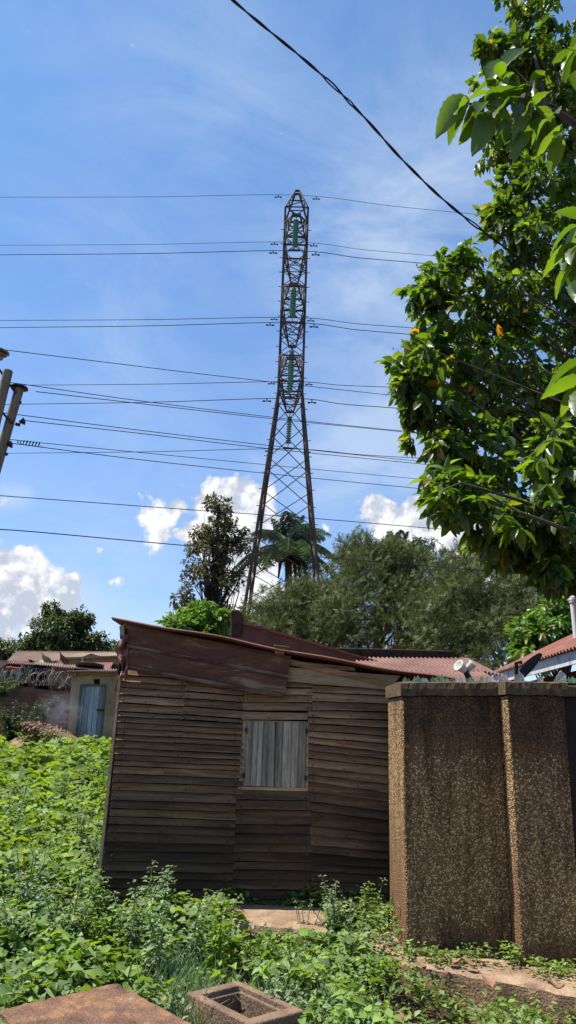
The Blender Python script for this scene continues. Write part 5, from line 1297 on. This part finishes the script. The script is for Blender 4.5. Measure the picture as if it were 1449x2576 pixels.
# near field
cover('vine_groundcover', 'bright green broad-leaved vines covering the yard in front of the hut', (-3.6, 1.15, 4.2, 7.2), 850, .080, .30, T_HEART, MGC, 61, lambda x, y, rng: (np.hypot(x - cen.x, y - cen.y + .1) > .48 + .2 * rng.random(len(x))) & (x < .35 + .25 * (7.2 - y) - .3 * (y < 5.6)) & (rng.random(len(x)) < np.where((x > -.9) & (y < 6.1), .55, 1)))
cover('weed_groundcover', 'blue-green small-leaved weeds mixed through the vines in the yard', (-3.8, 1.6, 4.1, 7.2), 900, .048, .34, T_SMALL, MGB, 62, dpatch(.6))
MGF = leafmat('field_green', [(0, (.08, .14, .028)), (.4, (.14, .23, .04)), (.8, (.22, .33, .055)), (1, (.26, .36, .08))], .36, .6, .3, tcol=(2.0, 1.8, .35))
cover('field_vines', 'bright green vine field running from the hut to the brick wall at left', (-7.5, -1.55, 7.0, 12.5), 420, .10, .36, T_HEART, MGF, 63, left_of_hut)
cover('field_weeds', 'pale green weeds scattered through the nearer vine field', (-7.0, -1.6, 6.5, 13), 170, .075, .46, T_SMALL, MGB, 64, dpatch(.9))
cover('far_field_vines', 'far part of the vine field before the outhouse', (-12.5, -2.2, 12.3, 20.2), 170, .15, .42, T_HEART, MGF, 65)
# right, small-leaved weeds in front of and on the ledge
lz = lambda x, y: np.zeros(len(x))
cover('creeping_weeds', 'small green weeds in front of the crumbling ledge', (1.2, 4.2, 4.0, 5.95), 900, .035, .17, T_SMALL, MGC, 66, lambda x, y, rng: (y < a_line(x) - .04) & (rng.random(len(x)) < np.clip(.55 + .8 * np.sin(x * 4.3) * np.sin(y * 5.1 + 1) + (x > 1.75) * .25, 0, 1))) if False else None
ea, eb = pz(893, 2398, 0), pz(1449, 2500, 0)
def edge_y(x): return ea.y + (eb.y - ea.y) * (x - ea.x) / (eb.x - ea.x)
cover('creeping_weeds', 'small green weeds in front of the crumbling ledge', (.35, 4.2, 3.9, 6.4), 2600, .042, .30, T_SMALL, MGC, 66,
      lambda x, y, rng: ((x < ea.x) | (y < edge_y(x) - .05)) & (rng.random(len(x)) < np.clip(.42 + .9 * np.sin(x * 4.3 + 1) * np.sin(y * 5.1 + 1) + (x > 1.5) * .5 + .12, 0, 1)))
cover('corner_weeds', 'bushy small-leaved weeds between the hut and the pebbledash wall', (.35, XL + .02, 5.8, 7.15), 1300, .045, .30, T_SMALL, MGC, 67)
# weeds along the foot of the wall on the ledge
rng = np.random.default_rng(68); n = 2600; x = rng.uniform(XL - .05, XL + 2.2, n); fr = WY - .12 - .12 * (x > XM)
dens_ = .5 + .5 * np.sin(x * 7) * np.sin(x * 17 + 1); keep = rng.random(n) < dens_ * .9 + .1; x = x[keep]; n = len(x)
y = (WY - .10 - .2 * (x > XM)) - np.abs(rng.normal(0, .10, n)); top = .13 * (.4 + .6 * (.5 + .5 * np.sin(x * 9)))
P = np.stack([x, y, .01 + top * rng.random(n)], 1); ax = rdir(n, -.2, .6, rng)
V, F = place(T_SMALL, P, ax, UPV + .5 * rdir(n, rng=rng), rng.uniform(.018, .045, n)); tag(mesh_np('ledge_weeds', V, [F], MGC, smooth=True), 'sparse tiny weeds along the foot of the pebbledash wall', 'weeds', kind='stuff')
excl2 = excl; excl = [e_ for i_, e_ in enumerate(excl) if i_ > 1]; excl.append(pxy(inset(1.04, 0)))
cover('pit_weeds', 'low pale creeping weeds round and in front of the open pit', (cen.x - .65, cen.x + .8, 3.9, cen.y + .5), 2100, .040, .17, T_SMALL, MGB, 90, lambda x, y, rng: rng.random(len(x)) < np.clip(.7 + .6 * np.sin(x * 6) * np.sin(y * 7), .1, 1))
# grass blades near the pit
rng = np.random.default_rng(69); n = 3400; cs = pz(440, 2530, -.1)
ctr = [(430, 2500), (480, 2540), (540, 2560), (450, 2470), (700, 2470), (640, 2576), (880, 2560), (900, 2230), (560, 2560), (500, 2576), (610, 2575), (455, 2505)]
ci = rng.integers(0, len(ctr), n); base_ = np.array([npv(pz(u, v_, -.15)) for u, v_ in ctr])[ci]; P = base_ + rng.normal(0, .11, (n, 3)) * np.array([1, 1, 0])
ok = np.ones(n, bool)
for p in excl: ok &= ~inpoly(P[:, 0], P[:, 1], p)
P = P[ok]; n = len(P); P[:, 2] = ghv(P[:, 0], P[:, 1]); ax = unit(np.stack([rng.normal(0, .55, n), rng.normal(0, .55, n), np.ones(n)], 1)); Lb = rng.uniform(.12, .34, n)
V, F = place(T_BLADE, P, ax, rdir(n, rng=rng), Lb, np.full(n, .30)); tag(mesh_np('grass', V, [F], MGB, smooth=True), 'thin grass tufts around the open pit', 'grass', kind='stuff')

# individual weeds
def weed(name, label, base, hgt, spread, nst, leaf, mat, seed, T=T_SMALL, cat='weed', group=None, lean=(0, 0)):
    rng = np.random.default_rng(seed); t = thing(name, label, cat, base, group); m = MB(); parts = []
    for k in range(nst):
        d = np.array([rng.normal(0, spread) + lean[0], rng.normal(0, spread) + lean[1], 1.]); h_ = hgt * rng.uniform(.6, 1.05); n = max(6, int(h_ / .035)); ts = np.linspace(0, 1, n)
        b0 = np.array(base) + np.append(rng.normal(0, spread * .15, 2), 0)
        pts = b0 + d * (ts * h_)[:, None] + np.array([d[0], d[1], 0]) * (ts ** 2 * h_ * .4)[:, None]
        m.tube([Vector(p) for p in pts[::2]], .004, 4)
        nl = n * 5; idx = rng.integers(1, n, nl); P = pts[idx]; az = rng.uniform(0, 6.28, nl); ax = np.stack([np.cos(az), np.sin(az), rng.uniform(-.3, .5, nl)], 1)
        L = leaf * rng.uniform(.5, 1.2, nl) * (1.15 - .6 * ts[idx]); P = P + unit(ax) * (L * .5)[:, None]
        parts.append(place(T, P, ax, UPV + .4 * rdir(nl, rng=rng), L))
    V, F = merge(parts); mesh_np('leaves', V, F, mat, t, smooth=True); m.build('stems', mat, t)
    return t
gw = 'tall weeds standing out of the ground cover'
def gbase(u, v_, Y): p = py(u, v_, Y); return (p.x, Y, gh(p.x, Y))
weed('tall_weed', 'tall drooping weed against the left part of the plank wall', gbase(370, 2280, 6.75), .62, .16, 7, .075, MGB, 71, group=gw)
weed('tall_weed', 'upright weed with oval leaves right of the drooping one on the plank wall', gbase(428, 2270, 6.8), .66, .06, 4, .08, MGB, 72, group=gw)
weed('tall_weed', 'bushy grey-green weed at the right end of the doorstep slab', gbase(850, 2330, 6.55), .52, .2, 14, .045, MGB, 73, group=gw)
weed('tall_weed', 'light green weed in the corner between hut and pebbledash wall', gbase(925, 2330, 6.7), .48, .2, 10, .05, MGC, 74, group=gw)
weed('tall_weed', 'thin flowering weed on the doorstep slab', gbase(765, 2330, 6.5), .42, .12, 5, .03, MGB, 75, group=gw)
weed('tall_weed', 'leafy weed below the doorstep slab between pit and hut', gbase(690, 2420, 5.9), .4, .22, 9, .07, MGC, 76, group=gw)
weed('tall_weed', 'broad-leaved weed at the bottom edge right of the pit', gbase(810, 2560, 4.75), .3, .2, 6, .09, MGC, 77, T_HEART, group=gw)
weed('tall_weed', 'blue-green weed just above the right rim of the pit', gbase(715, 2480, 5.15), .32, .2, 8, .065, MGB, 78, group=gw)
weed('tall_weed', 'pale shoot with narrow leaves below the right end of the ledge', gbase(1330, 2560, 4.8), .25, .12, 3, .1, MGB, 79, group=gw)
weed('tall_weed', 'leafy weed climbing near the hut corner at lower left', gbase(250, 2300, 6.6), .55, .15, 8, .07, MGC, 80, group=gw)
weed('shrub', 'dark leafy shrub against the brick wall', gbase(52, 1846, 19.6), 1.35, .25, 22, .13, MDL2, 81, cat='shrub')
weed('shrub', 'spiky grey-green shrub spilling over the left end of the brick wall', (lp_(0, 1100, 20.4).x, 20.4, lp_(0, 1150, 20.4).z), .6, .5, 20, .08, MJ, 82, cat='shrub')
weed('shrub', 'low weeds growing over the rubble heap', gbase(128, 1830, 18.9), .6, .5, 18, .12, MGC, 83, cat='shrub')
sp = [(1, 150, 2420, 5.9), (2, 60, 2330, 6.4), (3, 210, 2360, 6.1), (4, 330, 2390, 6.0), (5, 470, 2390, 5.9), (6, 100, 2210, 7.4), (7, 200, 2120, 8.6), (8, 40, 2080, 9.4), (9, 560, 2410, 5.8), (10, 225, 2230, 7.3), (11, 150, 2010, 11), (12, 250, 1990, 11.5), (13, 20, 2440, 5.8), (14, 400, 2440, 5.6)]
nm_ = ['beside the corner of the reddish slab', 'near the left edge, level with the hut foot', 'just left of the hut corner foot', 'below the hut corner', 'in front of the left half of the hut', 'at the left edge, mid field', 'beside the lower left wall of the hut', 'at the left edge, higher in the field', 'between the doorstep and the pit', 'right against the hut side', 'far up the field near the hut', 'nearest the outhouse, by the hut edge', 'at the left edge above the slab', 'above the far reddish slab corner']
for i_, u, v_, Y in sp:
    weed('weed_sprig', 'pale leafy sprig in the vines ' + nm_[i_ - 1], gbase(u, v_, Y), .52 + .02 * Y, .16, 5, .058 + .002 * Y, MGB if i_ % 3 else MGF, 100 + i_, group='pale sprigs rising out of the vines')
# fallen leaves
MDLF = basic('dead_leaf', (.36, .20, .12), (.22, .11, .06), 14, .9, .3)
gl = 'dead brown leaves fallen round the ledge'
lab = [('on the front of the ledge below the wall joint', 1230, 2480, 0), ('on the ledge left of centre', 1060, 2437, 0), ('on the ledge under the middle of the wall', 1140, 2425, 0), ('curled on the red soil at the bottom', 880, 2540, -.2), ('beside the curled one on the soil', 905, 2555, -.2),
       ('upright near the left end of the ledge', 958, 2385, .02), ('at the bottom edge below the ledge', 1000, 2570, -.2), ('in the weeds left of the ledge', 830, 2520, -.2), ('on the ledge near the right edge', 1400, 2490, 0), ('in the weeds by the pit', 738, 2510, -.15), ('tucked at the foot of the joint in the wall', 1180, 2432, .01), ('left of the red soil, half hidden', 870, 2470, -.15)]
for i, (tx, u, v_, z_) in enumerate(lab):
    p = pz(u, v_, z_ + .02); rg = random.Random(i); m = MB(); L_ = rg.uniform(.09, .13); a = rg.uniform(0, 6.28)
    ax = Vector((math.cos(a), math.sin(a), 0)); sd_ = Vector((-math.sin(a), math.cos(a), 0))
    def fn(s, t_): 
        wd = math.sin(math.pi * min(max(s, .04), .97)) ** .7 * .32; return p + ax * (L_ * (s - .5)) + sd_ * (L_ * wd * (t_ - .5) * 2) + Vector((0, 0, .02 + .03 * abs(t_ - .5) + .015 * math.sin(s * 5 + i)))
    m.grid(fn, 8, 4); tag(m.build('dead_leaf', MDLF, smooth=True), 'dead brown leaf ' + tx, 'leaf', gl)
